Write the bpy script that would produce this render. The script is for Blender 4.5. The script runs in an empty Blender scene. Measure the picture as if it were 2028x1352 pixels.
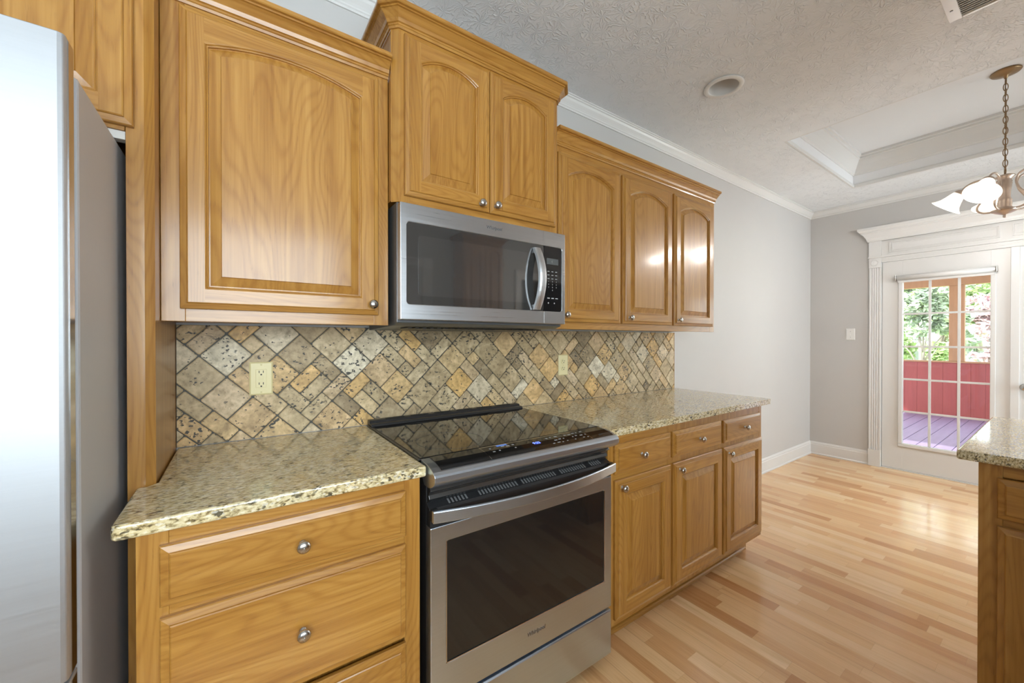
import bpy, bmesh, math, random
from mathutils import Vector, Matrix
S = bpy.context.scene
COL = S.collection
R = math.radians
random.seed(7)

# ------------------------------------------------------------------ camera
cam_d = bpy.data.cameras.new('camera')
cam_d.sensor_fit = 'HORIZONTAL'; cam_d.sensor_width = 36.0
cam_d.lens = 775.7 / 2028.0 * 36.0
cam_d.clip_start = 0.02; cam_d.clip_end = 200
cam = bpy.data.objects.new('camera', cam_d); COL.objects.link(cam)
cam.location = (0, -1.691, 1.268)
cam.rotation_euler = (R(90 - 0.311), 0, R(-34.82))
S.camera = cam

# ------------------------------------------------------------------ view, world, sun, large lights
S.view_settings.view_transform = 'Standard'
S.view_settings.look = 'None'
S.view_settings.exposure = 0.47
S.view_settings.gamma = 1.0
S.view_settings.use_curve_mapping = False
W = bpy.data.worlds.new('world'); S.world = W; W.use_nodes = True
wn = W.node_tree; bg = wn.nodes['Background']
bg.inputs['Color'].default_value = (0.86, 0.93, 1.0, 1); bg.inputs['Strength'].default_value = 4.5

def lamp(name, kind, loc, rot, energy, color=(1, 1, 1), size=None, size_y=None, angle=None):
    d = bpy.data.lights.new(name, kind); d.energy = energy; d.color = color
    if kind == 'AREA':
        d.shape = 'RECTANGLE'; d.size = size; d.size_y = size_y or size
    if kind == 'SUN' and angle: d.angle = angle
    if kind == 'POINT' and size: d.shadow_soft_size = size
    o = bpy.data.objects.new(name, d); COL.objects.link(o); o.location = loc; o.rotation_euler = rot
    return o
lamp('sun', 'SUN', (10, 4, 8), Vector((0.45, -0.62, -0.72)).to_track_quat('-Z', 'Y').to_euler(), 6.5, (1, .95, .86), angle=R(1.0))
# fill lamps outside the added kitchen window (added_window_1) and the added dining window (added_window_2) in the opposite wall, behind the camera
lamp('added_window_fill', 'AREA', (-0.45, -3.25, 1.60), (R(98), 0, 0), 48, (.86, .96, 1.08), 2.5, 1.25)
lamp('added_window_fill', 'AREA', (4.52, -3.25, 1.18), (R(97), 0, 0), 21, (.86, .96, 1.08), 1.08, 1.7)

# ------------------------------------------------------------------ node helpers
def newmat(name):
    m = bpy.data.materials.new(name); m.use_nodes = True
    nt = m.node_tree; p = nt.nodes['Principled BSDF']
    return m, nt, p
def nd(nt, typ, **kw):
    n = nt.nodes.new(typ)
    for k, v in kw.items(): setattr(n, k, v)
    return n
def lk(nt, a, b): nt.links.new(a, b)
def srgb(r, g, b):
    f = lambda c: (c / 255 / 12.92) if c / 255 <= .04045 else ((c / 255 + .055) / 1.055) ** 2.4
    return (f(r), f(g), f(b), 1)
def math_n(nt, op, a, b=None, c=None):
    n = nd(nt, 'ShaderNodeMath', operation=op)
    for i, v in enumerate((a, b, c)):
        if v is None: continue
        if isinstance(v, (int, float)): n.inputs[i].default_value = v
        else: lk(nt, v, n.inputs[i])
    return n.outputs[0]
def vmul(nt, v, s):
    n = nd(nt, 'ShaderNodeVectorMath', operation='MULTIPLY'); lk(nt, v, n.inputs[0]); n.inputs[1].default_value = s
    return n.outputs[0]
def vadd(nt, v, s):
    n = nd(nt, 'ShaderNodeVectorMath', operation='ADD'); lk(nt, v, n.inputs[0])
    if isinstance(s, tuple): n.inputs[1].default_value = s
    else: lk(nt, s, n.inputs[1])
    return n.outputs[0]
def noise(nt, vec, scale=1., detail=2., rough=.5, dist=0.):
    n = nd(nt, 'ShaderNodeTexNoise'); lk(nt, vec, n.inputs['Vector'])
    n.inputs['Scale'].default_value = scale; n.inputs['Detail'].default_value = detail
    n.inputs['Roughness'].default_value = rough; n.inputs['Distortion'].default_value = dist
    return n
def ramp(nt, fac, stops, interp='LINEAR'):
    n = nd(nt, 'ShaderNodeValToRGB'); lk(nt, fac, n.inputs[0]); cr = n.color_ramp; cr.interpolation = interp
    while len(cr.elements) < len(stops): cr.elements.new(.5)
    for e, (p, c) in zip(cr.elements, stops):
        e.position = p; e.color = c if len(c) == 4 else (*c, 1)
    return n.outputs[0]
def mix(nt, fac, a, b, mode='MIX'):
    n = nd(nt, 'ShaderNodeMix', data_type='RGBA', blend_type=mode)
    for s, v in ((n.inputs[0], fac), (n.inputs[6], a), (n.inputs[7], b)):
        if isinstance(v, (int, float)): s.default_value = v
        elif isinstance(v, tuple): s.default_value = v
        else: lk(nt, v, s)
    return n.outputs[2]
def bump(nt, p, h, strength=.3, dist=.002):
    b = nd(nt, 'ShaderNodeBump'); b.inputs['Strength'].default_value = strength; b.inputs['Distance'].default_value = dist
    lk(nt, h, b.inputs['Height']); lk(nt, b.outputs[0], p.inputs['Normal'])
def objco(nt): return nd(nt, 'ShaderNodeTexCoord').outputs['Object']
def plain(name, col, rough=.5, metal=0., spec=.5, coat=0., ior=None, emis=None, estr=0.):
    m, nt, p = newmat(name)
    p.inputs['Base Color'].default_value = col if len(col) == 4 else (*col, 1)
    p.inputs['Roughness'].default_value = rough; p.inputs['Metallic'].default_value = metal
    p.inputs['Specular IOR Level'].default_value = spec; p.inputs['Coat Weight'].default_value = coat
    if ior: p.inputs['IOR'].default_value = ior
    if emis: p.inputs['Emission Color'].default_value = (*emis, 1); p.inputs['Emission Strength'].default_value = estr
    # a trace of surface unevenness so that no surface is a single flat value
    n = noise(nt, objco(nt), 60, 3)
    lk(nt, math_n(nt, 'MULTIPLY_ADD', n.outputs[0], .06, rough - .03 if rough > .03 else rough), p.inputs['Roughness'])
    return m

# ------------------------------------------------------------------ materials
def oak(name, axis, seed=0., fig=1.0):
    m, nt, p = newmat(name)
    co = objco(nt)
    info = nd(nt, 'ShaderNodeObjectInfo')
    cmb = nd(nt, 'ShaderNodeCombineXYZ')
    for i, k in enumerate((7.3, 3.1, 11.7)): lk(nt, math_n(nt, 'MULTIPLY_ADD', info.outputs['Random'], k, seed * (1.3 + i)), cmb.inputs[i])
    co = vadd(nt, co, cmb.outputs[0])
    def sc(a, g): return {'z': (a, a, g), 'x': (g, a, a), 'y': (a, g, a)}[axis]
    f = noise(nt, vmul(nt, co, sc(4.4, .62)), 1.0, 2, .42, .25)
    rings = math_n(nt, 'SINE', math_n(nt, 'MULTIPLY', f.outputs[0], 330.0 * fig))
    rings = math_n(nt, 'MULTIPLY_ADD', rings, .5, .5)
    rings = math_n(nt, 'POWER', rings, 2.6)
    mid = noise(nt, vmul(nt, co, sc(60, 1.6)), 1.0, 3, .6)
    fine = noise(nt, vmul(nt, co, sc(520, 30)), 1.0, 2, .5)
    big = noise(nt, vmul(nt, co, sc(2.5, .9)), 1.0, 2)
    base = ramp(nt, mid.outputs[0], [(.25, srgb(154, 104, 40)), (.5, srgb(174, 125, 55)), (.75, srgb(190, 143, 72))])
    dark = mix(nt, 1.0, base, (.74, .62, .46, 1), 'MULTIPLY')
    c = mix(nt, math_n(nt, 'MULTIPLY', rings, .48), base, dark)
    pores = ramp(nt, fine.outputs[0], [(.27, (1, 1, 1)), (.38, (0, 0, 0))])
    porem = math_n(nt, 'MULTIPLY', pores, math_n(nt, 'MULTIPLY_ADD', rings, .40, .14))
    c = mix(nt, porem, c, srgb(122, 80, 32))
    hv = ramp(nt, big.outputs[0], [(.3, (.90, .87, .82)), (.7, (1.05, 1.04, 1.03))])
    c = mix(nt, 1.0, c, hv, 'MULTIPLY')
    lk(nt, c, p.inputs['Base Color'])
    p.inputs['Roughness'].default_value = .34
    p.inputs['Coat Weight'].default_value = .45; p.inputs['Coat Roughness'].default_value = .13
    h = math_n(nt, 'SUBTRACT', math_n(nt, 'MULTIPLY', mid.outputs[0], .5), math_n(nt, 'MULTIPLY', porem, .6))
    bump(nt, p, h, .22, .0012)
    return m
OV = oak('oak_vertical', 'z'); OH = oak('oak_horizontal', 'x', 2.); OP = oak('oak_panel', 'z', 5., .8); OY = oak('oak_crosswise', 'y', 8.)

def steel(name, axis='x', col=(.58, .655, .75), rough=.30):
    m, nt, p = newmat(name); co = objco(nt)
    s = {'x': (1.5, 260, 260), 'z': (260, 260, 1.5)}[axis]
    n = noise(nt, vmul(nt, co, s), 1, 3, .6); n2 = noise(nt, co, 5, 2)
    p.inputs['Metallic'].default_value = 1.
    lk(nt, mix(nt, n.outputs[0], (col[0] * .93, col[1] * .93, col[2] * .93, 1), (min(1, col[0] * 1.06), min(1, col[1] * 1.06), min(1, col[2] * 1.06), 1)), p.inputs['Base Color'])
    r = math_n(nt, 'MULTIPLY_ADD', n.outputs[0], .12, rough - .06)
    lk(nt, math_n(nt, 'MULTIPLY_ADD', n2.outputs[0], .05, r), p.inputs['Roughness'])
    p.inputs['Anisotropic'].default_value = .4
    bump(nt, p, n.outputs[0], .06, .0004)
    return m
STEEL = steel('brushed_steel'); STEELZ = steel('brushed_steel_upright', 'z')
HSTEEL = steel('handle_steel', 'z', (.62, .63, .64), .42)
MSTEEL = steel('microwave_steel', 'x', (.55, .565, .585), .27)
FSTEEL = steel('refrigerator_steel', 'x', (.53, .545, .565), .52)
NICKEL = plain('satin_nickel', (.55, .53, .50), .24, 1.)
CHROME = plain('polished_trim', (.72, .72, .72), .12, 1.)
GREYP = plain('grey_textured_paint', srgb(196, 198, 202), .45, .1)
BLACKP = plain('black_enamel', (.018, .018, .019), .30, 0, .5)
DARKM = plain('dark_grey_metal', (.13, .135, .14), .35, .5)
BLACKG = plain('black_ceramic_glass', (.008, .008, .009), .05, 0, .5, ior=1.65)
OVENG = plain('oven_door_glass', (.010, .010, .010), .05, 0, .5, ior=1.6)
MWG = plain('microwave_door_glass', (.035, .035, .035), .04, 0, .5, ior=2.2)
MWS = plain('microwave_window_screen', (.045, .045, .045), .05, 0, .5, ior=2.4)
SLOTG = plain('lit_slot_grey', (.15, .15, .15), .4)
DARKGAP = plain('dark_recess', (.02, .02, .02), .7)
RUBBER = plain('black_rubber', (.02, .02, .022), .55)
LEGEND = plain('pale_grey_legend', (.42, .42, .42), .6)
LOGO = plain('grey_lettering', (.10, .10, .105), .4)
LOGOS = plain('silver_lettering', (.25, .25, .25), .3, .9)
BLUE = plain('blue_clock_digits', (.02, .03, .2), .5, emis=(.10, .16, 1.0), estr=3.0)
BLUEDIM = plain('blue_status_bar', (.05, .1, .3), .5, emis=(.1, .25, .7), estr=.5)
LCD = plain('grey_display', (.10, .105, .105), .2)
IVORY = plain('ivory_plastic', srgb(226, 213, 160), .32)
WHITEP = plain('white_plastic', (.80, .79, .76), .35)
SLOT = plain('dark_slot', (.03, .025, .02), .6)
WHITE = plain('white_trim_paint', srgb(223, 222, 219), .34)
PALE = plain('lit_pale_rail', srgb(214, 210, 204), .4)
BRASS = plain('antique_brass', srgb(150, 122, 88), .34, .75)
BRASSL = plain('blush_brass', srgb(204, 186, 172), .32, .65)
SHADEG = plain('frosted_lamp_glass', (.9, .86, .8), .4, emis=(1.0, .87, .72), estr=1.0)
DRILL = plain('screw_head', (.35, .35, .35), .4, .8)

def wallpaint(name, col, sc=0):
    m, nt, p = newmat(name); co = objco(nt)
    n = noise(nt, co, 3, 3); f = noise(nt, co, 180, 3)
    lk(nt, mix(nt, n.outputs[0], tuple(c * .98 for c in col[:3]) + (1,), tuple(min(1, c * 1.02) for c in col[:3]) + (1,)), p.inputs['Base Color'])
    p.inputs['Roughness'].default_value = .55
    bump(nt, p, f.outputs[0], .12, .001)
    return m
WALLM = wallpaint('warm_grey_wall_paint', srgb(199, 197, 194))
TRAYM = wallpaint('smooth_ceiling_paint', srgb(234, 235, 236))
def ceilmat():
    m, nt, p = newmat('stippled_ceiling_paint'); co = objco(nt)
    p.inputs['Base Color'].default_value = srgb(234, 236, 237); p.inputs['Roughness'].default_value = .7
    d = noise(nt, co, 7, 2)
    co2 = vadd(nt, co, vmul(nt, d.outputs['Color'], (.12, .12, 0)))
    v = nd(nt, 'ShaderNodeTexVoronoi', feature='F1'); v.inputs['Scale'].default_value = 15.; lk(nt, co2, v.inputs['Vector'])
    # brush stamps: thin ridges radiating from each stamp's centre
    dl = nd(nt, 'ShaderNodeVectorMath', operation='SUBTRACT'); lk(nt, co2, dl.inputs[0]); lk(nt, v.outputs['Position'], dl.inputs[1])
    sx = nd(nt, 'ShaderNodeSeparateXYZ'); lk(nt, dl.outputs[0], sx.inputs[0])
    ang = math_n(nt, 'ARCTAN2', sx.outputs[0], sx.outputs[1])
    n = noise(nt, co, 60, 2)
    rid = math_n(nt, 'SINE', math_n(nt, 'MULTIPLY_ADD', n.outputs[0], 9.0, math_n(nt, 'MULTIPLY', ang, 11.0)))
    rid = math_n(nt, 'POWER', math_n(nt, 'MULTIPLY_ADD', rid, .5, .5), 5.0)
    patch = ramp(nt, noise(nt, co, 14, 2).outputs[0], [(.3, (.1, .1, .1)), (.65, (1, 1, 1))])
    h = math_n(nt, 'MULTIPLY', rid, patch)
    h = math_n(nt, 'MULTIPLY_ADD', noise(nt, co, 120, 2).outputs[0], .12, h)
    bump(nt, p, h, .8, .003)
    return m
CEILM = ceilmat()

def floormat():
    m, nt, p = newmat('beech_strip_laminate')
    co = objco(nt); sx = nd(nt, 'ShaderNodeSeparateXYZ'); lk(nt, co, sx.inputs[0])
    x, y = sx.outputs[0], sx.outputs[1]
    wd = .066
    xs = math_n(nt, 'DIVIDE', x, wd); row = math_n(nt, 'FLOOR', xs)
    w1 = nd(nt, 'ShaderNodeTexWhiteNoise', noise_dimensions='1D'); lk(nt, row, w1.inputs['W'])
    ln = math_n(nt, 'MULTIPLY_ADD', w1.outputs['Value'], .25, .42)
    ys = math_n(nt, 'DIVIDE', math_n(nt, 'MULTIPLY_ADD', w1.outputs['Value'], 3.7, y), ln)
    colr = math_n(nt, 'FLOOR', ys)
    cb = nd(nt, 'ShaderNodeCombineXYZ'); lk(nt, row, cb.inputs[0]); lk(nt, colr, cb.inputs[1])
    w2 = nd(nt, 'ShaderNodeTexWhiteNoise', noise_dimensions='3D'); lk(nt, cb.outputs[0], w2.inputs['Vector'])
    c = ramp(nt, w2.outputs['Value'], [(0., srgb(196, 146, 98)), (.16, srgb(212, 166, 118)), (.45, srgb(226, 187, 141)), (.8, srgb(233, 198, 154)), (1., srgb(238, 208, 168))])
    off = nd(nt, 'ShaderNodeVectorMath', operation='SCALE'); lk(nt, w2.outputs['Color'], off.inputs[0]); off.inputs[3].default_value = 20
    g = vadd(nt, co, off.outputs[0])
    n1 = noise(nt, vmul(nt, g, (26, 1.6, 1)), 1, 4, .6, .4); n2 = noise(nt, vmul(nt, g, (260, 7, 1)), 1, 2)
    c = mix(nt, 1., c, ramp(nt, n1.outputs[0], [(.25, (.80, .72, .62)), (.45, (.98, .97, .95)), (.75, (1.05, 1.05, 1.04))]), 'MULTIPLY')
    c = mix(nt, 1., c, ramp(nt, n2.outputs[0], [(.3, (.93, .9, .86)), (.55, (1, 1, 1))]), 'MULTIPLY')
    kn = noise(nt, vmul(nt, g, (14, 4, 1)), 1, 3)
    c = mix(nt, ramp(nt, kn.outputs[0], [(.74, (0, 0, 0)), (.80, (.55, .55, .55))]), c, srgb(150, 98, 55))
    fx = math_n(nt, 'FRACT', xs); ex = math_n(nt, 'MINIMUM', fx, math_n(nt, 'SUBTRACT', 1., fx))
    fy = math_n(nt, 'FRACT', ys); ey = math_n(nt, 'MULTIPLY', math_n(nt, 'MINIMUM', fy, math_n(nt, 'SUBTRACT', 1., fy)), 7.5)
    e = math_n(nt, 'MINIMUM', ex, ey)
    seam = ramp(nt, e, [(0., (1, 1, 1)), (.022, (0, 0, 0))])
    # the board joints proper, every third strip
    fb = math_n(nt, 'FRACT', math_n(nt, 'DIVIDE', x, wd * 3)); eb = math_n(nt, 'MINIMUM', fb, math_n(nt, 'SUBTRACT', 1., fb))
    sb = ramp(nt, eb, [(0., (1, 1, 1)), (.009, (0, 0, 0))])
    c = mix(nt, math_n(nt, 'MULTIPLY', seam, .22), c, srgb(150, 105, 65))
    c = mix(nt, math_n(nt, 'MULTIPLY', sb, .35), c, srgb(120, 82, 50))
    c = mix(nt, 1., c, (1.0, .965, .90, 1), 'MULTIPLY')
    lk(nt, c, p.inputs['Base Color'])
    lk(nt, math_n(nt, 'MULTIPLY_ADD', n1.outputs[0], .08, .20), p.inputs['Roughness'])
    p.inputs['Coat Weight'].default_value = .25; p.inputs['Coat Roughness'].default_value = .1
    bump(nt, p, math_n(nt, 'SUBTRACT', math_n(nt, 'MULTIPLY', n1.outputs[0], .3), sb), .15, .001)
    return m
FLOORM = floormat()

def granite():
    m, nt, p = newmat('gold_speckled_granite'); co = objco(nt)
    st = vmul(nt, co, (.55, 1.5, 1.0))
    n1 = noise(nt, st, 125, 4, .6, .3); n2 = noise(nt, co, 9, 3); n3 = noise(nt, st, 190, 3, .6)
    c = ramp(nt, n1.outputs[0], [(.31, srgb(84, 74, 52)), (.40, srgb(156, 138, 100)), (.47, srgb(204, 188, 146)), (.58, srgb(224, 212, 174)), (.70, srgb(240, 234, 214))])
    gold = ramp(nt, n2.outputs[0], [(.45, (0, 0, 0)), (.65, (.5, .5, .5))])
    c = mix(nt, gold, c, mix(nt, 1., c, (1.0, .86, .62, 1), 'MULTIPLY'))
    v = nd(nt, 'ShaderNodeTexVoronoi'); v.inputs['Scale'].default_value = 210; lk(nt, st, v.inputs['Vector'])
    wv = nd(nt, 'ShaderNodeSeparateColor'); lk(nt, v.outputs['Color'], wv.inputs[0])
    clus = noise(nt, co, 34, 2)
    spk = math_n(nt, 'MULTIPLY', math_n(nt, 'LESS_THAN', wv.outputs[0], .30), ramp(nt, clus.outputs[0], [(.5, (0, 0, 0)), (.6, (1, 1, 1))]))
    c = mix(nt, math_n(nt, 'MULTIPLY', spk, .85), c, srgb(48, 44, 38))
    wht = math_n(nt, 'GREATER_THAN', wv.outputs[1], .88)
    c = mix(nt, math_n(nt, 'MULTIPLY', wht, .5), c, srgb(240, 234, 220))
    c = mix(nt, ramp(nt, n3.outputs[0], [(.30, (.65, .65, .65)), (.42, (0, 0, 0))]), c, srgb(104, 94, 72))
    lk(nt, c, p.inputs['Base Color']); p.inputs['Roughness'].default_value = .10
    p.inputs['Coat Weight'].default_value = .3; p.inputs['Coat Roughness'].default_value = .04
    bump(nt, p, n1.outputs[0], .03, .0005)
    return m
GRAN = granite()

def travertine():
    m, nt, p = newmat('tumbled_travertine'); co = objco(nt)
    a = nd(nt, 'ShaderNodeAttribute', attribute_name='tint'); sa = nd(nt, 'ShaderNodeSeparateColor'); lk(nt, a.outputs['Color'], sa.inputs[0])
    c = ramp(nt, sa.outputs[0], [(0., srgb(146, 130, 104)), (.2, srgb(174, 156, 124)), (.4, srgb(190, 174, 144)), (.50, srgb(200, 166, 110)), (.60, srgb(188, 168, 138)), (.8, srgb(208, 200, 180)), (1., srgb(222, 217, 206))])
    off = nd(nt, 'ShaderNodeVectorMath', operation='SCALE'); lk(nt, a.outputs['Color'], off.inputs[0]); off.inputs[3].default_value = 9.
    g = vadd(nt, co, off.outputs[0])
    n = noise(nt, g, 16, 5, .62, .8); n2 = noise(nt, g, 60, 4, .6); n3 = noise(nt, vmul(nt, g, (1, 1, 1.4)), 75, 3)
    c = mix(nt, 1., c, ramp(nt, n.outputs[0], [(.25, (.50, .46, .40)), (.40, (.84, .80, .72)), (.55, (1.08, 1.04, .97)), (.72, (1.36, 1.38, 1.40))]), 'MULTIPLY')
    c = mix(nt, 1., c, ramp(nt, n2.outputs[0], [(.3, (.74, .70, .63)), (.5, (1.06, 1.05, 1.02)), (.7, (1.22, 1.22, 1.2))]), 'MULTIPLY')
    amt = math_n(nt, 'MULTIPLY_ADD', sa.outputs[1], .11, .33)
    pit = math_n(nt, 'LESS_THAN', n3.outputs[0], amt)
    pat = ramp(nt, noise(nt, g, 22, 2).outputs[0], [(.44, (0, 0, 0)), (.52, (1, 1, 1))])
    pit = math_n(nt, 'MULTIPLY', pit, pat)
    vein = ramp(nt, noise(nt, g, 10, 4, .7, 1.2).outputs[0], [(.28, (1, 1, 1)), (.34, (0, 0, 0))])
    fill = math_n(nt, 'MAXIMUM', pit, math_n(nt, 'MULTIPLY', vein, .6))
    c = mix(nt, fill, c, srgb(66, 62, 54))
    lk(nt, c, p.inputs['Base Color']); p.inputs['Roughness'].default_value = .52
    h = math_n(nt, 'SUBTRACT', math_n(nt, 'MULTIPLY', n2.outputs[0], .25), fill)
    bump(nt, p, h, .4, .002)
    return m
TRAV = travertine()
GROUT = wallpaint('charcoal_grout', srgb(72, 70, 62))

def glassmat():
    m, nt, p = newmat('clear_pane'); nt.nodes.remove(p)
    out = nt.nodes['Material Output']; t = nd(nt, 'ShaderNodeBsdfTransparent'); g = nd(nt, 'ShaderNodeBsdfGlossy'); mx = nd(nt, 'ShaderNodeMixShader')
    t.inputs[0].default_value = (.96, .98, .97, 1); g.inputs['Roughness'].default_value = .02
    fr = nd(nt, 'ShaderNodeFresnel'); fr.inputs[0].default_value = 1.45
    lk(nt, fr.outputs[0], mx.inputs[0]); lk(nt, t.outputs[0], mx.inputs[1]); lk(nt, g.outputs[0], mx.inputs[2]); lk(nt, mx.outputs[0], out.inputs[0])
    return m
PANE = glassmat()
def woodpaint(name, col, axis_scale, rough=.55):
    m, nt, p = newmat(name); n = noise(nt, vmul(nt, objco(nt), axis_scale), 1, 4, .6)
    lk(nt, mix(nt, n.outputs[0], tuple(c * .75 for c in col[:3]) + (1,), tuple(min(1, c * 1.2) for c in col[:3]) + (1,)), p.inputs['Base Color'])
    p.inputs['Roughness'].default_value = rough; return m
REDW = woodpaint('red_barn_stain', srgb(146, 66, 64), (30, 30, 2))
DECKW = woodpaint('violet_grey_deck_stain', srgb(136, 122, 158), (2, 30, 30))
CEDAR = woodpaint('cedar_brown_timber', srgb(160, 118, 84), (20, 20, 3))
def leafmat(name, a, b):
    m, nt, p = newmat(name); n = noise(nt, objco(nt), 1.8, 4)
    lk(nt, ramp(nt, n.outputs[0], [(.35, a), (.65, b)]), p.inputs['Base Color']); p.inputs['Roughness'].default_value = .5
    p.inputs['Subsurface Weight'].default_value = 0.
    return m
LEAF1 = leafmat('spring_green_leaves', srgb(128, 150, 92), srgb(196, 214, 160))
LEAF2 = leafmat('grey_green_leaves', srgb(118, 134, 110), srgb(188, 200, 176))
LEAF3 = leafmat('pink_blossom', srgb(176, 140, 146), srgb(206, 182, 184))
GRASS = leafmat('lawn_grass', srgb(150, 180, 100), srgb(205, 222, 150))
BARK = woodpaint('grey_bark', srgb(140, 130, 124), (12, 12, 2))
FENCEM = woodpaint('weathered_fence', srgb(104, 112, 110), (8, 8, 2))

# ------------------------------------------------------------------ mesh helpers
class MB:
    def __init__(s): s.v = []; s.f = []; s.mi = []; s.m = 0; s.sm = []; s.smooth = False
    def vs(s, pts): i = len(s.v); s.v += [tuple(p) for p in pts]; return list(range(i, i + len(pts)))
    def face(s, idx): s.f.append(tuple(idx)); s.mi.append(s.m); s.sm.append(s.smooth)
    def poly(s, pts): s.face(s.vs(pts))
    def box(s, x0, x1, y0, y1, z0, z1):
        i = s.vs([(x0, y0, z0), (x1, y0, z0), (x1, y1, z0), (x0, y1, z0), (x0, y0, z1), (x1, y0, z1), (x1, y1, z1), (x0, y1, z1)])
        for q in ((0, 3, 2, 1), (4, 5, 6, 7), (0, 1, 5, 4), (1, 2, 6, 5), (2, 3, 7, 6), (3, 0, 4, 7)): s.face([i[k] for k in q])
    def bridge(s, a, b, closed=True):
        n = len(a)
        for k in range(n if closed else n - 1):
            j = (k + 1) % n; s.face((a[k], a[j], b[j], b[k]))
    def prism_x(s, prof, x0, x1):  # prof: (y,z) loop
        a = s.vs([(x0, y, z) for y, z in prof]); b = s.vs([(x1, y, z) for y, z in prof])
        s.bridge(a, b); s.face(a[::-1]); s.face(b)
    def prism_z(s, prof, z0, z1):
        a = s.vs([(x, y, z0) for x, y in prof]); b = s.vs([(x, y, z1) for x, y in prof])
        s.bridge(a, b); s.face(a[::-1]); s.face(b)
    def prism_y(s, prof, y0, y1):
        a = s.vs([(x, y0, z) for x, z in prof]); b = s.vs([(x, y1, z) for x, z in prof])
        s.bridge(a, b); s.face(a[::-1]); s.face(b)
    def lathe(s, prof, mat=Matrix.Identity(4), n=24, caps=True):
        rings = []
        for r, z in prof:
            rings.append(s.vs([mat @ Vector((r * math.cos(2 * math.pi * k / n), r * math.sin(2 * math.pi * k / n), z)) for k in range(n)]))
        s.smooth = True
        for a, b in zip(rings, rings[1:]): s.bridge(a, b)
        s.smooth = False
        if caps:
            s.face(rings[0][::-1]); s.face(rings[-1])
    def tube(s, pts, r, n=10):
        pts = [Vector(p) for p in pts]; rings = []; up = Vector((0, 0, 1))
        rr = r if isinstance(r, (list, tuple)) else [r] * len(pts)
        t0 = (pts[1] - pts[0]).normalized(); nrm = t0.orthogonal().normalized()
        for k, p in enumerate(pts):
            t = (pts[min(k + 1, len(pts) - 1)] - pts[max(k - 1, 0)]).normalized()
            nrm = (nrm - t * nrm.dot(t)).normalized(); b = t.cross(nrm)
            rings.append(s.vs([p + (nrm * math.cos(2 * math.pi * j / n) + b * math.sin(2 * math.pi * j / n)) * rr[k] for j in range(n)]))
        s.smooth = True
        for a, b in zip(rings, rings[1:]): s.bridge(a, b)
        s.smooth = False
        s.face(rings[0][::-1]); s.face(rings[-1])
    def sweep(s, prof, path, closed=False, z=0.):
        # prof: (out, up) outline; path: (x, y); 'out' is to the right of travel
        n = len(path); P = [Vector(p) for p in path]; rings = []
        for k in range(n):
            ds = []
            if closed or k > 0: ds.append((P[k] - P[k - 1]).normalized())
            if closed or k < n - 1: ds.append((P[(k + 1) % n] - P[k]).normalized())
            ns = [Vector((d.y, -d.x)) for d in ds]
            m = ns[0] if len(ns) == 1 else (ns[0] + ns[1]) / (1 + ns[0].dot(ns[1]))
            rings.append(s.vs([(P[k].x + m.x * o, P[k].y + m.y * o, z + u) for o, u in prof]))
        for k in range(n if closed else n - 1): s.bridge(rings[k], rings[(k + 1) % n])
        if not closed: s.face(rings[0][::-1]); s.face(rings[-1])

def mesh(name, mb, mats):
    me = bpy.data.meshes.new(name); me.from_pydata([tuple(v) for v in mb.v], [], mb.f)
    for m in (mats if isinstance(mats, (list, tuple)) else [mats]): me.materials.append(m)
    me.polygons.foreach_set('material_index', mb.mi); me.polygons.foreach_set('use_smooth', mb.sm)
    bm = bmesh.new(); bm.from_mesh(me); bmesh.ops.recalc_face_normals(bm, faces=bm.faces); bm.to_mesh(me); bm.free()
    me.update(); return me
def obj(name, mb, mats, parent=None, loc=(0, 0, 0), rz=0, bevel=0, seg=2):
    me = mb if isinstance(mb, bpy.types.Mesh) else mesh(name, mb, mats)
    o = bpy.data.objects.new(name, me); COL.objects.link(o)
    o.location = loc; o.rotation_euler = (0, 0, rz)
    if parent: o.parent = parent
    if bevel:
        b = o.modifiers.new('edges', 'BEVEL'); b.width = bevel; b.segments = seg; b.limit_method = 'ANGLE'; b.angle_limit = R(40); b.harden_normals = False
    return o
def tag(o, label, cat, group=None):
    o['label'] = label; o['category'] = cat
    if group: o['group'] = group
    return o
def thing(name, label, cat, loc=(0, 0, 0), rz=0, group=None):
    o = bpy.data.objects.new(name, None); COL.objects.link(o); o.location = loc; o.rotation_euler = (0, 0, rz); o.empty_display_size = .05
    return tag(o, label, cat, group)
def struct(name, mb, mats, parent=None, bevel=0):
    o = obj(name, mb, mats, parent, bevel=bevel)
    if not parent: o['kind'] = 'structure'
    return o
def text_mb(mb, body, size, mat, depth=.0004, align='CENTER', shear=0.):
    c = bpy.data.curves.new('lettering', 'FONT'); c.body = body; c.size = size; c.extrude = depth; c.align_x = align; c.align_y = 'CENTER'; c.shear = shear; c.resolution_u = 3; c.offset = .0003 if size > .014 else 0
    o = bpy.data.objects.new('lettering', c); COL.objects.link(o)
    me = o.to_mesh(); i = len(mb.v)
    mb.v += [tuple(mat @ v.co) for v in me.vertices]
    for p in me.polygons: mb.face([i + k for k in p.vertices])
    o.to_mesh_clear(); bpy.data.objects.remove(o); bpy.data.curves.remove(c)
FRONT = lambda x, y, z: Matrix.Translation((x, y, z)) @ Matrix.Rotation(R(90), 4, 'X')   # text that faces -y

# ------------------------------------------------------------------ room shell
XR, ZC, YO, XL = 5.237, 2.67, -3.10, -2.3
TX0, TX1, TY0, TY1, ZT = 3.18, 4.69, -.505, -2.37, 2.945
mb = MB(); mb.box(XL - .1, XR + .12, YO - .1, .1, -.05, 0); struct('floor', mb, FLOORM)
mb = MB(); mb.box(XL, XR + .12, 0, .1, 0, 3.05); struct('wall_back', mb, WALLM)
mb = MB(); mb.box(XL - .1, XL, YO, .1, 0, 3.05); struct('wall_left', mb, WALLM)
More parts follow.
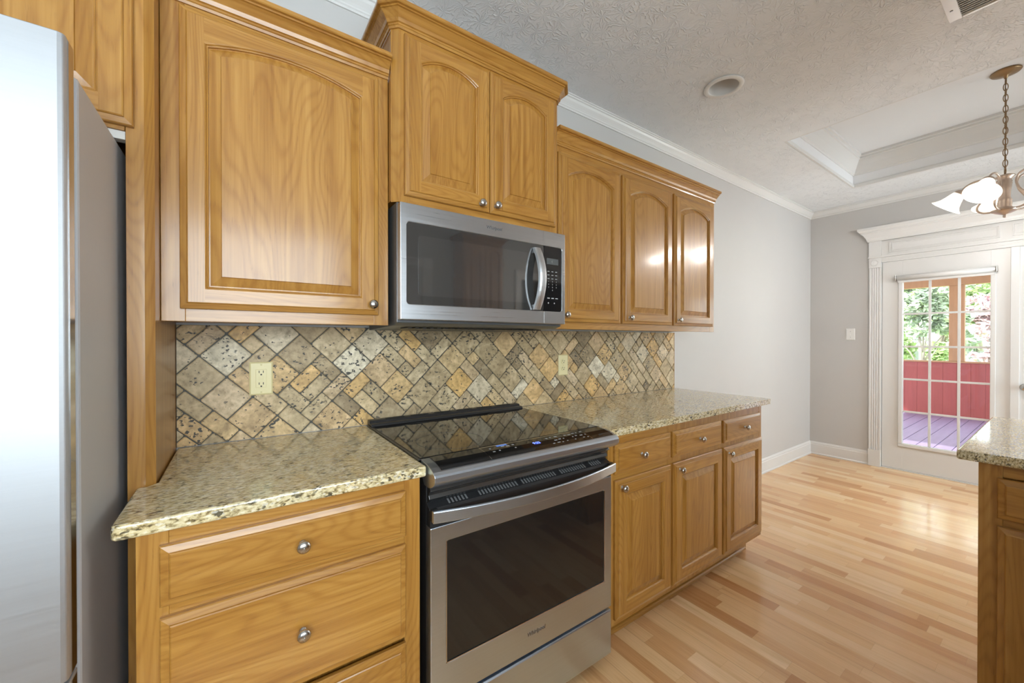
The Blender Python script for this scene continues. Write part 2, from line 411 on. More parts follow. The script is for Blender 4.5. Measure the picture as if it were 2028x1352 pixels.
# right wall with the opening of the double door
DY0, DY1, DZ = -.592, -2.222, 2.04
mb = MB(); mb.box(XR, XR + .12, DY0, 0, 0, 3.05); mb.box(XR, XR + .12, YO, DY1, 0, 3.05); mb.box(XR, XR + .12, DY1, DY0, DZ, 3.05); struct('wall_right', mb, WALLM)
# opposite wall (behind the camera): added windows, cased opening and doorway
WX0, WX1, WZ0, WZ1 = -1.72, .82, .95, 2.28
mb = MB()
mb.box(XL, WX0, YO - .1, YO, 0, 3.05); mb.box(WX0, WX1, YO - .1, YO, 0, WZ0); mb.box(WX0, WX1, YO - .1, YO, WZ1, 3.05)
mb.box(WX1, 2.92, YO - .1, YO, 0, 3.05); mb.box(2.92, 3.72, YO - .1, YO, 2.03, 3.05); mb.box(3.72, 3.97, YO - .1, YO, 0, 3.05); mb.box(5.07, XR, YO - .1, YO, 0, 3.05); mb.box(3.97, 5.07, YO - .1, YO, 0, .30); mb.box(3.97, 5.07, YO - .1, YO, 2.08, 3.05)
struct('wall_opposite', mb, WALLM)
mb = MB(); mb.box(2.80, 3.84, YO - 1.1, YO - 1.05, -.05, 2.35); mb.box(2.80, 2.85, YO - 1.05, YO - .1, -.05, 2.35); mb.box(3.79, 3.84, YO - 1.05, YO - .1, -.05, 2.35)
mb.box(2.80, 3.84, YO - 1.1, YO - .1, 2.35, 2.40); mb.box(2.80, 3.84, YO - 1.1, YO - .1, -.10, -.05); struct('wall_hall', mb, WALLM)
# ceiling with tray
mb = MB()
LX, LY, LR, LS = 2.207, -.572, .074, .11
for x0, x1, y0, y1 in ((XL, LX - LS, YO, .0), (LX + LS, TX0, YO, .0), (LX - LS, LX + LS, YO, LY - LS), (LX - LS, LX + LS, LY + LS, .0), (TX1, XR, YO, .0), (TX0, TX1, TY0, .0), (TX0, TX1, YO, TY1)):
    mb.box(x0, x1, y0, y1, ZC, ZC + .02)
nc = 40; cir = [2 * math.pi * (k + .5) / nc for k in range(nc)]
def sq(a):
    c, s_ = math.cos(a), math.sin(a); m = max(abs(c), abs(s_)); return (LX + LS * c / m, LY + LS * s_ / m, ZC)
a_ = mb.vs([sq(a) for a in cir]); b_ = mb.vs([(LX + LR * math.cos(a), LY + LR * math.sin(a), ZC) for a in cir]); mb.bridge(a_, b_)
for k in range(4):   # the square's corners
    a = R(45 + 90 * k); q = min(range(nc), key=lambda i: abs((cir[i] - a))); q0 = int((45 + 90 * k) / 360 * nc - .5); mb.poly([sq(cir[q0 % nc]), sq(a), sq(cir[(q0 + 1) % nc])])
c_ = mb.vs([(LX + LR * math.cos(a), LY + LR * math.sin(a), ZC + .12) for a in cir]); mb.bridge(b_, c_); mb.face(c_)
mb.m = 1
e = .02
mb.box(TX0 - e, TX0, TY1, TY0, ZC + .02, ZT); mb.box(TX1, TX1 + e, TY1, TY0, ZC + .02, ZT)
mb.box(TX0 - e, TX1 + e, TY0, TY0 + e, ZC + .02, ZT); mb.box(TX0 - e, TX1 + e, TY1 - e, TY1, ZC + .02, ZT)
mb.box(TX0 - e, TX1 + e, TY1 - e, TY0 + e, ZT, ZT + .02)
struct('ceiling', mb, [CEILM, TRAYM])
# ceiling crown moulding
crown = [(0, 0), (.006, 0), (.008, .008), (.012, .012), (.012, .018), (.018, .026), (.030, .040), (.036, .050), (.042, .053), (.042, .060), (.048, .062), (.048, .068), (0, .068)]
mb = MB(); mb.sweep(crown, [(XL, -.0005), (XR - .0005, -.0005), (XR - .0005, YO)], z=ZC - .0685); struct('trim_1', mb, WHITE)
tray = [(0, 0), (.006, 0), (.010, .010), (.016, .014), (.020, .030), (.034, .070), (.050, .105), (.056, .120), (.064, .124), (.064, .140), (.076, .144), (.076, .162), (0, .162)]
loop = [(TX0 + .0005, TY0 - .0005), (TX1 - .0005, TY0 - .0005), (TX1 - .0005, TY1 + .0005), (TX0 + .0005, TY1 + .0005)]
mb = MB(); mb.sweep(tray, loop, True, z=ZT - .1625); struct('trim_2', mb, WHITE)
lip = [(0, 0), (0, .034), (.005, .034), (.010, .026), (.012, .010), (.012, .0006), (0, .0006)]
mb = MB(); mb.sweep(lip, loop, True, z=ZC); struct('trim_3', mb, WHITE)
base = [(0, 0), (.020, 0), (.020, .012), (.014, .018), (.013, .105), (.010, .110), (.010, .122), (.006, .130), (.003, .138), (0, .138)]
mb = MB(); mb.sweep(base, [(2.54, -.0005), (XR - .0005, -.0005), (XR - .0005, -.498)], z=.0005); struct('baseboard_back', mb, WHITE)
mb = MB(); mb.sweep(base, [(XR - .0005, -2.32), (XR - .0005, YO)], z=.0005); struct('baseboard_right', mb, WHITE)

# unseen windows added in the opposite wall to let the fill lamps in
mb = MB()
for x0, x1, z0, z1 in ((WX0 - .08, WX1 + .08, WZ1, WZ1 + .09), (WX0 - .08, WX1 + .08, WZ0 - .09, WZ0), (WX0 - .08, WX0, WZ0, WZ1), (WX1, WX1 + .08, WZ0, WZ1), (-.475, -.425, WZ0, WZ1)):
    mb.box(x0, x1, YO - .02, YO + .018, z0, z1)
w1 = struct('added_window_1', mb, WHITE)
mb = MB(); mb.box(WX0 + .001, WX1 - .001, YO - .052, YO - .046, WZ0 + .001, WZ1 - .001); obj('glass', mb, PANE, w1)
mb = MB()
for x0, x1, z0, z1 in ((3.89, 5.15, 2.08, 2.17), (3.89, 5.15, .21, .30), (3.89, 3.97, .30, 2.08), (5.07, 5.15, .30, 2.08), (4.50, 4.54, .30, 2.08)):
    mb.box(x0, x1, YO - .02, YO + .018, z0, z1)
w2 = struct('added_window_2', mb, WHITE)  # second added window, brightens the dining end
mb = MB(); mb.box(3.971, 5.069, YO - .052, YO - .046, .301, 2.079); obj('glass', mb, PANE, w2)

# ------------------------------------------------------------------ cabinet building blocks
def knob_mb():
    mb = MB(); m = Matrix.Rotation(R(90), 4, 'X')   # lathe axis towards -y
    mb.lathe([(.0085, 0), (.0085, .002), (.0055, .004), (.0045, .010), (.0055, .014), (.010, .0165), (.0140, .019), (.0150, .022), (.0136, .0255), (.0088, .0285), (.004, .0295), (.001, .0297)], m, 20)
    mb.lathe([(.0017, .0292), (.0017, .0312), (.0005, .0316)], m, 8)
    return mb
KNOB = mesh('knob', knob_mb(), NICKEL)
def knob(parent, loc):
    return obj('knob', KNOB, None, parent, loc)

def arc_top(xl, xr, zs, rise, n):
    """points of an arched top from right to left, ends included"""
    if rise <= 0: return [(xr + (xl - xr) * k / n, zs) for k in range(n + 1)]
    w = (xr - xl) / 2; cx = (xl + xr) / 2; rad = (w * w + rise * rise) / (2 * rise); cz = zs + rise - rad
    a = math.asin(min(1, w / rad))
    return [(cx + rad * math.sin(a - 2 * a * k / n), cz + rad * math.cos(a - 2 * a * k / n)) for k in range(n + 1)]
def door_mb(w, h, st=.055, rail=.055, top=.055, rise=0., t=.022, raised=.030):
    """raised-panel door; x 0..w, z 0..h, back at y=0, front at y=-t. materials: 0 stile, 1 rail, 2 panel"""
    mb = MB(); N = 16 if rise else 1
    def rect(i, y): return [(i, y, i), (w - i, y, i), (w - i, y, h - i), (i, y, h - i)]
    def ring(pts): return mb.vs(pts)
    prev = ring(rect(0, 0)); mb.face(prev)
    for i, y in ((0, -t + .0110), (.002, -t + .0085), (.0145, -t + .0050), (.0155, -t + .0022), (.018, -t + .0005)):
        cur = ring(rect(i, y))
        for k in range(4):
            mb.m = 1 if k in (0, 2) else 0
            j = (k + 1) % 4; mb.face((prev[k], prev[j], cur[j], cur[k]))
        prev = cur
    e = .018; y = -t + .0005
    xl, xr, zb, zs = st, w - st, rail, h - top - rise
    arc = arc_top(xl, xr, zs, rise, N)
    mb.m = 0
    mb.poly([(e, y, e), (xl, y, e), (xl, y, h - e), (e, y, h - e)]); mb.poly([(xr, y, e), (w - e, y, e), (w - e, y, h - e), (xr, y, h - e)])
    mb.m = 1
    mb.poly([(xl, y, e), (xr, y, e), (xr, y, zb), (xl, y, zb)])
    for (xa, za), (xb, zb2) in zip(arc, arc[1:]):
        mb.poly([(xa, y, za), (xa, y, h - e), (xb, y, h - e), (xb, y, zb2)])
    def inner(i, y):
        a = arc_top(xl + i, xr - i, zs - i * (.6 if rise else 1), max(0, rise - i * .25) if rise else 0, N)
        return [(xl + i, y, zb + i), (xr - i, y, zb + i)] + [(x, y, z) for x, z in a]
    prev = ring(inner(0, y))
    for i, yy, m in ((.003, y + .0015, 1), (.005, y + .0055, 1), (.008, y + .0070, 1), (.0085, y + .0125, 1), (.0115, y + .0125, 2), (raised + .006, y + .0040, 2), (raised + .0075, y + .0012, 2)):
        cur = ring(inner(i, yy)); n = len(cur)
        for k in range(n):
            j = (k + 1) % n
            mb.m = m if m == 2 else (0 if k in (1, n - 1) else 1)
            mb.face((prev[k], prev[j], cur[j], cur[k]))
        prev = cur
    mb.m = 2; mb.face(prev)
    return mb
def drawer_mb(w, h, t=.020):
    mb = MB()
    def rect(i, y): return [(i, y, i), (w - i, y, i), (w - i, y, h - i), (i, y, h - i)]
    prev = mb.vs(rect(0, 0)); mb.face(prev)
    for i, y in ((0, -t + .0105), (.002, -t + .0080), (.0150, -t + .0048), (.0160, -t + .0020), (.0185, -t + .0004)):
        cur = mb.vs(rect(i, y)); mb.bridge(prev, cur); prev = cur
    mb.face(prev); return mb
DM = [OV, OH, OP]
cabcrown = [(0, 0), (.005, 0), (.007, .007), (.010, .009), (.010, .014), (.014, .016), (.018, .026), (.030, .040), (.036, .046), (.040, .047), (.040, .052), (.047, .053), (.050, .056), (.050, .066), (0, .066)]

YU = -.311
# ------------------------------------------------------------------ refrigerator alcove
ep = thing('refrigerator_end_panel', 'tall narrow oak end panel standing between refrigerator and left countertop', 'cabinet panel', (-.195, -.2, 0))
def loc_of(p, w=(0, 0, 0)): return tuple(-c for c in p.location)
mb = MB()
mb.prism_z([(-.220, -.002), (-.220, -.405), (-.188, -.405), (-.1715, -.386), (-.1715, -.002)], .0005, 2.40)
obj('panel_board', mb, OV, ep, loc_of(ep))

rc = thing('refrigerator_cabinet', 'deep oak cabinet mounted above the refrigerator, at the upper left corner', 'cabinet', (-.70, -.2, 1.76))
L = loc_of(rc)
mb = MB(); mb.box(-1.20, -.2215, -.385, -.002, 1.764, 2.40); obj('carcass', mb, OV, rc, L)
mb = MB(); mb.m = 0
mb.box(-1.20, -1.14, -.405, -.3855, 1.762, 2.40); mb.box(-.27, -.2215, -.405, -.3855, 1.762, 2.40); mb.m = 1
mb.box(-1.14, -.27, -.405, -.3855, 1.762, 1.80); mb.box(-1.14, -.27, -.405, -.3855, 2.34, 2.40); obj('face_frame', mb, [OV, OH], rc, L, bevel=.001)
mb = MB(); mb.box(-1.20, -.2215, -.40, -.375, 1.742, 1.7615); obj('bottom_rail', mb, PALE, rc, L, bevel=.001)['label'] = 'rail in the pale tone of lit wood'  # pale colour stands in for glare on the wood here
for x0 in (-1.165, -.683):
    obj('door', door_mb(.478, .580, .056, .056, .056, .035), DM, rc, (x0 + L[0], -.4055 + L[1], 1.771 + L[2]))
mb = MB(); mb.sweep(cabcrown, [(-1.20, -.405), (-.1715, -.405), (-.1715, -.002)], z=2.4005); obj('crown', mb, OH, rc, L)

# refrigerator
fr = thing('refrigerator', 'stainless steel refrigerator with grey sides at the left edge, beside the oak end panel', 'refrigerator', (-.69, -.38, 0))
L = loc_of(fr)
FX0, FX1 = -1.145, -.2355
mb = MB(); mb.box(FX0 + .002, FX1, -.674, -.03, .02, 1.735); obj('body', mb, GREYP, fr, L, bevel=.006)
mb = MB(); mb.box(FX0 + .012, FX1 - .008, -.692, -.6745, .06, 1.725); obj('door_gasket', mb, DARKM, fr, L)
cx = (FX0 + FX1) / 2
for x0, x1, z0, z1, nm in ((FX0, cx - .002, .70, 1.772, 'door'), (cx + .002, FX1, .70, 1.772, 'door'), (FX0, FX1, .065, .694, 'freezer_drawer')):
    mb = MB()
    pr = [(x0, -.693), (x0, -.733), (x0 + .006, -.740), (x1 - .008, -.740), (x1 - .002, -.737), (x1, -.732), (x1, -.693)]
    mb.prism_z(pr, z0, z1); d = obj(nm, mb, FSTEEL, fr, L, bevel=.0015)
    mb = MB(); mb.box(x1 - .0015, x1 + .0012, -.724, -.700, z0 + .004, z1 - .004)
    if x1 == FX1: obj('edge_trim', mb, CHROME, d)
    mb = MB()
    if nm == 'door':
        hx = cx - .05 if x0 == FX0 else cx + .05
        mb.tube([(hx, -.740, .80), (hx, -.785, .82), (hx, -.79, .90), (hx, -.79, 1.55), (hx, -.785, 1.63), (hx, -.740, 1.65)], .011, 12)
    else:
        mb.tube([(FX0 + .12, -.740, .63), (FX0 + .13, -.785, .63), (FX0 + .2, -.79, .63), (FX1 - .2, -.79, .63), (FX1 - .13, -.785, .63), (FX1 - .12, -.740, .63)], .011, 12)
    obj('handle', mb, STEELZ, d)
mb = MB(); mb.box(FX0 + .02, FX1 - .02, -.68, -.60, .0, .05); obj('toe_grille', mb, DARKM, fr, L)
for hx in (FX0 + .06, FX1 - .075):
    mb = MB(); mb.box(hx - .04, hx + .03, -.71, -.62, 1.7355, 1.757); obj('hinge_cover', mb, DARKM, fr, L, bevel=.004)

# ------------------------------------------------------------------ wall cabinets
ZB = 1.317
def wall_cab(label, x0, x1, z0, z1, yf, doors, knobs, rise, chamfer=0., end_l=True, end_r=True, path=None, stile_l=.045, stile_r=.045, crown_x0=None):
    t = thing('wall_cabinet', label, 'cabinet', ((x0 + x1) / 2, yf / 2, z0)); L = loc_of(t)
    mb = MB(); mb.box(x0 + .001, x1 - .001, yf + .0195, -.001, z0 + .006, z1); obj('carcass', mb, OV, t, L)
    mb = MB(); fy0, fy1 = yf, yf + .019
    c = chamfer
    mb.m = 0
    if c:
        mb.prism_z([(x0, fy1), (x0, yf + c), (x0 + c, yf), (x0 + stile_l, yf), (x0 + stile_l, fy1)], z0, z1)
        mb.prism_z([(x1, fy1), (x1 - stile_r, fy1), (x1 - stile_r, yf), (x1 - c, yf), (x1, yf + c)], z0, z1)
    else:
        mb.box(x0, x0 + stile_l, fy0, fy1, z0, z1); mb.box(x1 - stile_r, x1, fy0, fy1, z0, z1)
    for (a, b) in zip(doors, doors[1:]): mb.box(a[0] + a[1] - .012, b[0] + .012, fy0, fy1, z0 + .04, z1 - .045)
    mb.m = 1
    mb.box(x0 + stile_l, x1 - stile_r, fy0, fy1, z0, z0 + .04); mb.box(x0 + stile_l, x1 - stile_r, fy0, fy1, z1 - .045, z1)
    obj('face_frame', mb, [OV, OH], t, L, bevel=.001)
    for (dx, dw, dz, dh), (kx, kz) in zip(doors, knobs):
        d = obj('door', door_mb(dw, dh, .054, .054, .05, rise), DM, t, (dx + L[0], yf - .0005 + L[1], dz + L[2]))
        knob(d, (kx - dx, -.0195, kz - dz))
    mb = MB(); mb.sweep(cabcrown, path, z=z1 - .001); obj('crown', mb, OH, t, L)
    return t
# left
wall_cab('single-door oak wall cabinet hanging left of the microwave, with a wide arched door panel', -.1705, .4295, ZB, 2.176, YU,
         [(-.131, .524, 1.351, .812)], [(.369, 1.386)], .037, path=[(-.1705, YU), (.4295, YU)], stile_l=.05, stile_r=.05)
# centre
C = .021
wall_cab('taller two-door oak wall cabinet hanging right above the microwave', .4305, 1.1895, 1.742, 2.336, -.36,
         [(.469, .3405, 1.766, .556), (.8125, .3405, 1.766, .556)], [(.765, 1.790), (.834, 1.794)], .036, chamfer=C,
         path=[(.4305, -.001), (.4305, -.36 + C), (.4305 + C, -.36), (1.1895 - C, -.36), (1.1895, -.36 + C), (1.1895, -.001)], stile_l=.06, stile_r=.06)
# right
wall_cab('three-door oak wall cabinet hanging right of the microwave, at the end of the run', 1.1905, 2.602, ZB, 2.172, YU,
         [(1.212, .433, 1.351, .786), (1.663, .446, 1.351, .786), (2.128, .440, 1.351, .786)], [(1.249, 1.383), (1.709, 1.384), (2.161, 1.384)], .045,
         path=[(1.1905, YU), (2.602, YU)], stile_l=.05, stile_r=.05)

# ------------------------------------------------------------------ base cabinets
YB, ZK = -.631, .112
def base_cab(label, x0, x1, fronts, sx0=.05, sx1=.05):
    t = thing('base_cabinet', label, 'cabinet', ((x0 + x1) / 2, -.3, 0)); L = loc_of(t)
    mb = MB(); mb.box(x0 + .001, x1 - .001, YB + .0195, -.012, ZK, .8805); obj('carcass', mb, OV, t, L)
    mb = MB(); mb.box(x0 + .005, x1 - .002, -.549, -.012, .0005, ZK - .0005); obj('toe_kick', mb, OH, t, L)
    mb = MB(); mb.prism_x([(-.5495, .0005), (-.5615, .0005), (-.560, .010), (-.5555, .016), (-.5495, .018)], x0 + .005, x1 - .03); obj('shoe_moulding', mb, OH, t, L)
    mb = MB()
    mb.box(x0, x0 + sx0, YB, YB + .019, ZK, .8805); mb.box(x1 - sx1, x1, YB, YB + .019, ZK, .8805)
    cols = sorted({(f[1], f[1] + f[2]) for f in fronts})
    for a, b in zip(cols, cols[1:]): mb.box(a[1] - .01, b[0] + .01, YB, YB + .019, ZK, .8805)
    mb.m = 1
    for z0, z1 in ((ZK, ZK + .035), (.70 - .012, .70 + .035), (.843, .8805)): mb.box(x0 + sx0, x1 - sx1, YB + .0006, YB + .0188, z0, z1)
    obj('face_frame', mb, [OV, OH], t, L, bevel=.001)
    for kind, x, w, z, h, kx, kz in fronts:
        m = drawer_mb(w, h) if kind == 'drawer' else door_mb(w, h, .058, .058, .058, 0.)
        d = obj(kind, m, OH if kind == 'drawer' else DM, t, (x + L[0], YB - .0005 + L[1], z + L[2]))
        knob(d, (kx - x, -.0195, kz - z))
    return t
base_cab('oak base cabinet with stacked drawers, left of the range', -.1705, .4185,
         [('drawer', -.134, .508, .727, .124, .121, .786), ('drawer', -.134, .508, .449, .255, .121, .580), ('drawer', -.134, .508, .150, .283, .121, .31)], .05, .045)
base_cab('oak base cabinet with three drawers over three doors, right of the range', 1.2015, 2.536,
         [('drawer', 1.232, .376, .726, .119, 1.389, .786), ('drawer', 1.625, .430, .726, .119, 1.838, .785), ('drawer', 2.080, .416, .723, .119, 2.289, .784),
          ('door', 1.232, .376, .139, .560, 1.262, .672), ('door', 1.627, .434, .139, .560, 1.666, .668), ('door', 2.079, .430, .139, .560, 2.117, .667)], .04, .03)

# ------------------------------------------------------------------ countertops
ZC0, ZC1 = .8815, .912
def slab(name, label, outline, origin, rnd=.006):
    mb = MB()
    mb.prism_z([(x - origin[0], y - origin[1]) for x, y in outline], 0, ZC1 - ZC0)
    o = obj(name, mb, GRAN, None, (origin[0], origin[1], ZC0), bevel=rnd, seg=3)
    return tag(o, label, 'countertop')
slab('countertop', 'speckled gold granite countertop left of the range, beside the refrigerator',
     [(-.196, -.650), (.431, -.650), (.431, -.0135), (-.1690, -.0135), (-.1690, -.386), (-.1870, -.4070), (-.204, -.4070), (-.204, -.642)], (.1, -.33))
slab('countertop', 'speckled gold granite countertop right of the range, ending before the bare grey wall',
     [(1.193, -.650), (2.611, -.650), (2.619, -.642), (2.619, -.002), (2.6175, -.002), (2.6175, -.0135), (1.193, -.0135)], (1.9, -.33))

# ------------------------------------------------------------------ tile backsplash
BX0, BX1, BZ0, BZ1 = -.1705, 2.6165, .9125, 1.3165
bs = thing('tile_backsplash', 'diagonal tumbled travertine tile backsplash between countertops and wall cabinets', 'backsplash', ((BX0 + BX1) / 2, -.004, BZ0)); L = loc_of(bs)
mb = MB(); mb.box(BX0, BX1, -.0085, -.0006, BZ0, BZ1); obj('grout_bed', mb, GROUT, bs, L)
def tiles():
    U = .0530; g = .0017; n = 62
    occ = {}; lst = []
    rnd = random.Random(11)
    for j in range(-n, n):
        for i in range(-n, n):
            if (i, j) in occ: continue
            free = lambda w, h: all((i + a, j + b) not in occ for a in range(w) for b in range(h))
            opts = [(2, 2)] * 14 + [(2, 1)] * 5 + [(1, 2)] * 4 + [(1, 1)] * 2
            rnd.shuffle(opts)
            for w, h in opts:
                if free(w, h): break
            for a in range(w):
                for b in range(h): occ[(i + a, j + b)] = 1
            lst.append((i, j, w, h))
    bm = bmesh.new(); lay = bm.loops.layers.float_color.new('tint')
    c45 = math.cos(R(45)); cx, cz = 1.2, 1.1
    for i, j, w, h in lst:
        a0, a1, b0, b1 = i * U + g, (i + w) * U - g, j * U + g, (j + h) * U - g
        ctr = (cx + c45 * ((a0 + a1) / 2 - (b0 + b1) / 2), cz + c45 * ((a0 + a1) / 2 + (b0 + b1) / 2))
        if not (BX0 - .12 < ctr[0] < BX1 + .12 and BZ0 - .12 < ctr[1] < BZ1 + .12): continue
        jit = lambda: rnd.uniform(-.0009, .0009)
        def P(a, b, y): return (cx + c45 * (a - b), y, cz + c45 * (a + b))
        tcol = (min(1, max(0, rnd.gauss(.43, .21))), rnd.random(), rnd.random(), 1)
        rings = []
        bev = .0028; ch = .004
        for ins, y in ((0, -.0084), (0, -.0115), (bev, -.0135)):
            pts = []
            for (sa, sb) in ((0, 0), (1, 0), (1, 1), (0, 1)):
                A = a0 + ins if sa == 0 else a1 - ins; B = b0 + ins if sb == 0 else b1 - ins
                da = ch if sa == 0 else -ch; db = ch if sb == 0 else -ch
                q = [(A + da, B), (A, B + db)]
                if (sa, sb) in ((0, 0), (1, 1)): q = q[::-1]
                pts += q
            if not rings: J = [(jit(), jit()) for _ in pts]
            rings.append([bm.verts.new(P(a + ja, b + jb, y)) for (a, b), (ja, jb) in zip(pts, J)])
        fs = []
        for r0, r1 in zip(rings, rings[1:]):
            for k in range(8): fs.append(bm.faces.new((r0[k], r0[(k + 1) % 8], r1[(k + 1) % 8], r1[k])))
        fs.append(bm.faces.new(rings[-1]))
        for f in fs:
            for l in f.loops: l[lay] = tcol
    for co, no in (((BX0 + .001, 0, 0), (-1, 0, 0)), ((BX1 - .004, 0, 0), (1, 0, 0)), ((0, 0, BZ0 + .001), (0, 0, -1)), ((0, 0, BZ1 - .001), (0, 0, 1))):
        bmesh.ops.bisect_plane(bm, geom=bm.verts[:] + bm.edges[:] + bm.faces[:], plane_co=co, plane_no=no, clear_outer=True)
    bmesh.ops.recalc_face_normals(bm, faces=bm.faces)
    me = bpy.data.meshes.new('tiles'); bm.to_mesh(me); bm.free(); me.materials.append(TRAV)
    return me
obj('tiles', tiles(), None, bs, L)
mb = MB(); mb.box(BX1 - .0035, BX1 + .0005, -.0145, -.0086, BZ0, BZ1); obj('edge_trim', mb, OV, bs, L)['label'] = 'narrow brown edge strip'

# ------------------------------------------------------------------ outlets and switch
def plate_mb(w, h, d=.006):
    mb = MB(); i = .005
    a = mb.vs([(-w / 2, 0, -h / 2), (w / 2, 0, -h / 2), (w / 2, 0, h / 2), (-w / 2, 0, h / 2)])
    b = mb.vs([(-w / 2, -d * .5, -h / 2), (w / 2, -d * .5, -h / 2), (w / 2, -d * .5, h / 2), (-w / 2, -d * .5, h / 2)])
    c = mb.vs([(-w / 2 + i, -d, -h / 2 + i), (w / 2 - i, -d, -h / 2 + i), (w / 2 - i, -d, h / 2 - i), (-w / 2 + i, -d, h / 2 - i)])
    mb.face(a); mb.bridge(a, b); mb.bridge(b, c); mb.face(c); return mb
def outlet(label, loc, gfci):
    t = thing('wall_outlet', label, 'outlet', loc, group='ivory outlets on the backsplash')
    obj('cover_plate', plate_mb(.072, .118), IVORY, t, bevel=.0008)
    mb = MB(); sl = MB()
    if gfci:
        mb.box(-.0165, .0165, -.0078, -.0058, -.033, .033)
        r = obj('receptacle', mb, IVORY, t, bevel=.001)
        
        for z0 in (.0005, -.0085):
            b = MB(); b.box(-.007, .007, -.0092, -.0079, z0, z0 + .007); obj('test_button', b, IVORY, r, bevel=.0004)
        cs = (.020, -.022); y = -.0079
    else:
        for cz in (.0195, -.0195):
            pts = [(.0165 * math.cos(a), cz + .0135 * math.sin(a)) for a in [2 * math.pi * k / 20 for k in range(20)]]
            mb.prism_y(pts, -.0078, -.0058)
        r = obj('receptacle', mb, IVORY, t); cs = (.0195, -.0195); y = -.0079
    for cz in cs:
        for x0 in (-.0075, .0052):
            sl = MB(); sl.box(x0, x0 + .0023, y - .0003, y + .001, cz, cz + .008); obj('slot', sl, SLOT, r)
        sl = MB(); sl.prism_y([(.0028 * math.cos(a), cz - .006 + .0028 * math.sin(a)) for a in [2 * math.pi * k / 12 for k in range(12)]], y - .0003, y + .001); obj('ground_hole', sl, SLOT, r)
    for z in (.049, -.049) if gfci else (0,):
        mb = MB(); mb.lathe([(.003, 0), (.003, .0006), (.001, .0009)], Matrix.Translation((0, -.006, z)) @ Matrix.Rotation(R(90), 4, 'X'), 12); obj('screw', mb, IVORY, t)
    return t
outlet('ivory rectangular safety outlet on the tile backsplash under the left wall cabinet', (.0635, -.0138, 1.1275), True)
outlet('ivory duplex outlet on the tile backsplash right of the range', (1.5215, -.0138, 1.1215), False)
sw = thing('light_switch', 'white toggle light switch on the grey wall left of the glazed door', 'light switch', (XR - .0006, -.3525, 1.3205), R(-90))
obj('cover_plate', plate_mb(.072, .118), WHITEP, sw, bevel=.0008)
mb = MB(); mb.box(-.005, .005, -.0065, -.0058, -.012, .012); mb.prism_x([(-.006, -.004), (-.014, -.007), (-.0135, -.0015), (-.006, .004)], -.0035, .0035); obj('toggle', mb, WHITEP, sw)
for z in (.030, -.030):
    mb = MB(); mb.lathe([(.003, 0), (.003, .0006), (.001, .0009)], Matrix.Translation((0, -.006, z)) @ Matrix.Rotation(R(90), 4, 'X'), 12); obj('screw', mb, DRILL, sw)

# ------------------------------------------------------------------ microwave
mw = thing('microwave', 'stainless over-the-range microwave with black glass door under the taller centre cabinet', 'microwave', (.817, -.2, 1.31)); L = loc_of(mw)
MX0, MX1, MZ0, MZ1, MY = .444, 1.189, 1.335, 1.732, -.395
mb = MB()
mb.prism_x([(-.017, 1.306), (-.33, 1.316), (-.365, 1.326), (-.365, 1.738), (-.017, 1.738)], MX0 - .002, MX1); obj('housing', mb, DARKM, mw, L, bevel=.002)
mb = MB(); mb.box(MX0 + .01, MX1 - .01, -.33, -.05, 1.3045, 1.311); 
mb = MB()
for k in range(22): mb.box(MX0 + .06 + k * .029, MX0 + .075 + k * .029, -.30, -.22, 1.3085, 1.312)
obj('vent_grille', mb, BLACKP, mw, L)
GX0, GX1, GZ0, GZ1, SX = .466, 1.170, 1.389, 1.668, 1.069
def ring_plate(mb, x0, x1, z0, z1, hx0, hx1, hz0, hz1, y0, y1, rr=.012, n=5):
    """plate with a rounded rectangular hole"""
    def corners(r):
        out = []
        for cx, cz, a0 in ((hx1 - r, hz0 + r, 270), (hx1 - r, hz1 - r, 0), (hx0 + r, hz1 - r, 90), (hx0 + r, hz0 + r, 180)):
            out += [(cx + r * math.cos(R(a0 + 90 * k / n)), cz + r * math.sin(R(a0 + 90 * k / n))) for k in range(n + 1)]
        return out
    inn = corners(rr)
    def outer_pt(x, z, c):
        return c
    oc = [(x1, z0), (x1, z1), (x0, z1), (x0, z0)]
    outp = []
    for ci in range(4): outp += [oc[ci]] * (n + 1)
    for y in (y0,):
        a = mb.vs([(x, y, z) for x, z in inn]); b4 = mb.vs([(x, y, z) for x, z in oc])
        N = len(inn)
        for k in range(N):
            c0, c1 = k // (n + 1), ((k + 1) % N) // (n + 1)
            if c0 == c1: mb.face((a[k], a[(k + 1) % N], b4[c0]))
            else: mb.face((a[k], a[(k + 1) % N], b4[c1], b4[c0]))
    bb = mb.vs([(x, y1, z) for x, z in inn]); mb.bridge(a, bb)
    b5 = mb.vs([(x, y1, z) for x, z in oc]); mb.bridge(b4, b5)
def round_rect(x0, x1, z0, z1, r, n=5):
    out = []
    for cx, cz, a0 in ((x1 - r, z0 + r, 270), (x1 - r, z1 - r, 0), (x0 + r, z1 - r, 90), (x0 + r, z0 + r, 180)):
        out += [(cx + r * math.cos(R(a0 + 90 * k / n)), cz + r * math.sin(R(a0 + 90 * k / n))) for k in range(n + 1)]
    return out
mb = MB(); ring_plate(mb, MX0, MX1, MZ0, MZ1, GX0, GX1, GZ0, GZ1, MY, MY + .029)
fm = obj('front_frame', mb, MSTEEL, mw, L, bevel=.0025)
for z0, z1 in ((GZ1 + .001, MZ1 - .001), (MZ0 + .001, GZ0 - .001)):
    mb = MB(); mb.box(SX - .0007, SX + .0007, MY - .0004, MY + .004, z0, z1); obj('seam', mb, CHROME, fm)
mb = MB(); mb.prism_y(round_rect(GX0 - .002, SX - .001, GZ0 - .002, GZ1 + .002, .012), MY + .0025, MY + .028); dr = obj('door_glass', mb, MWG, mw, L)
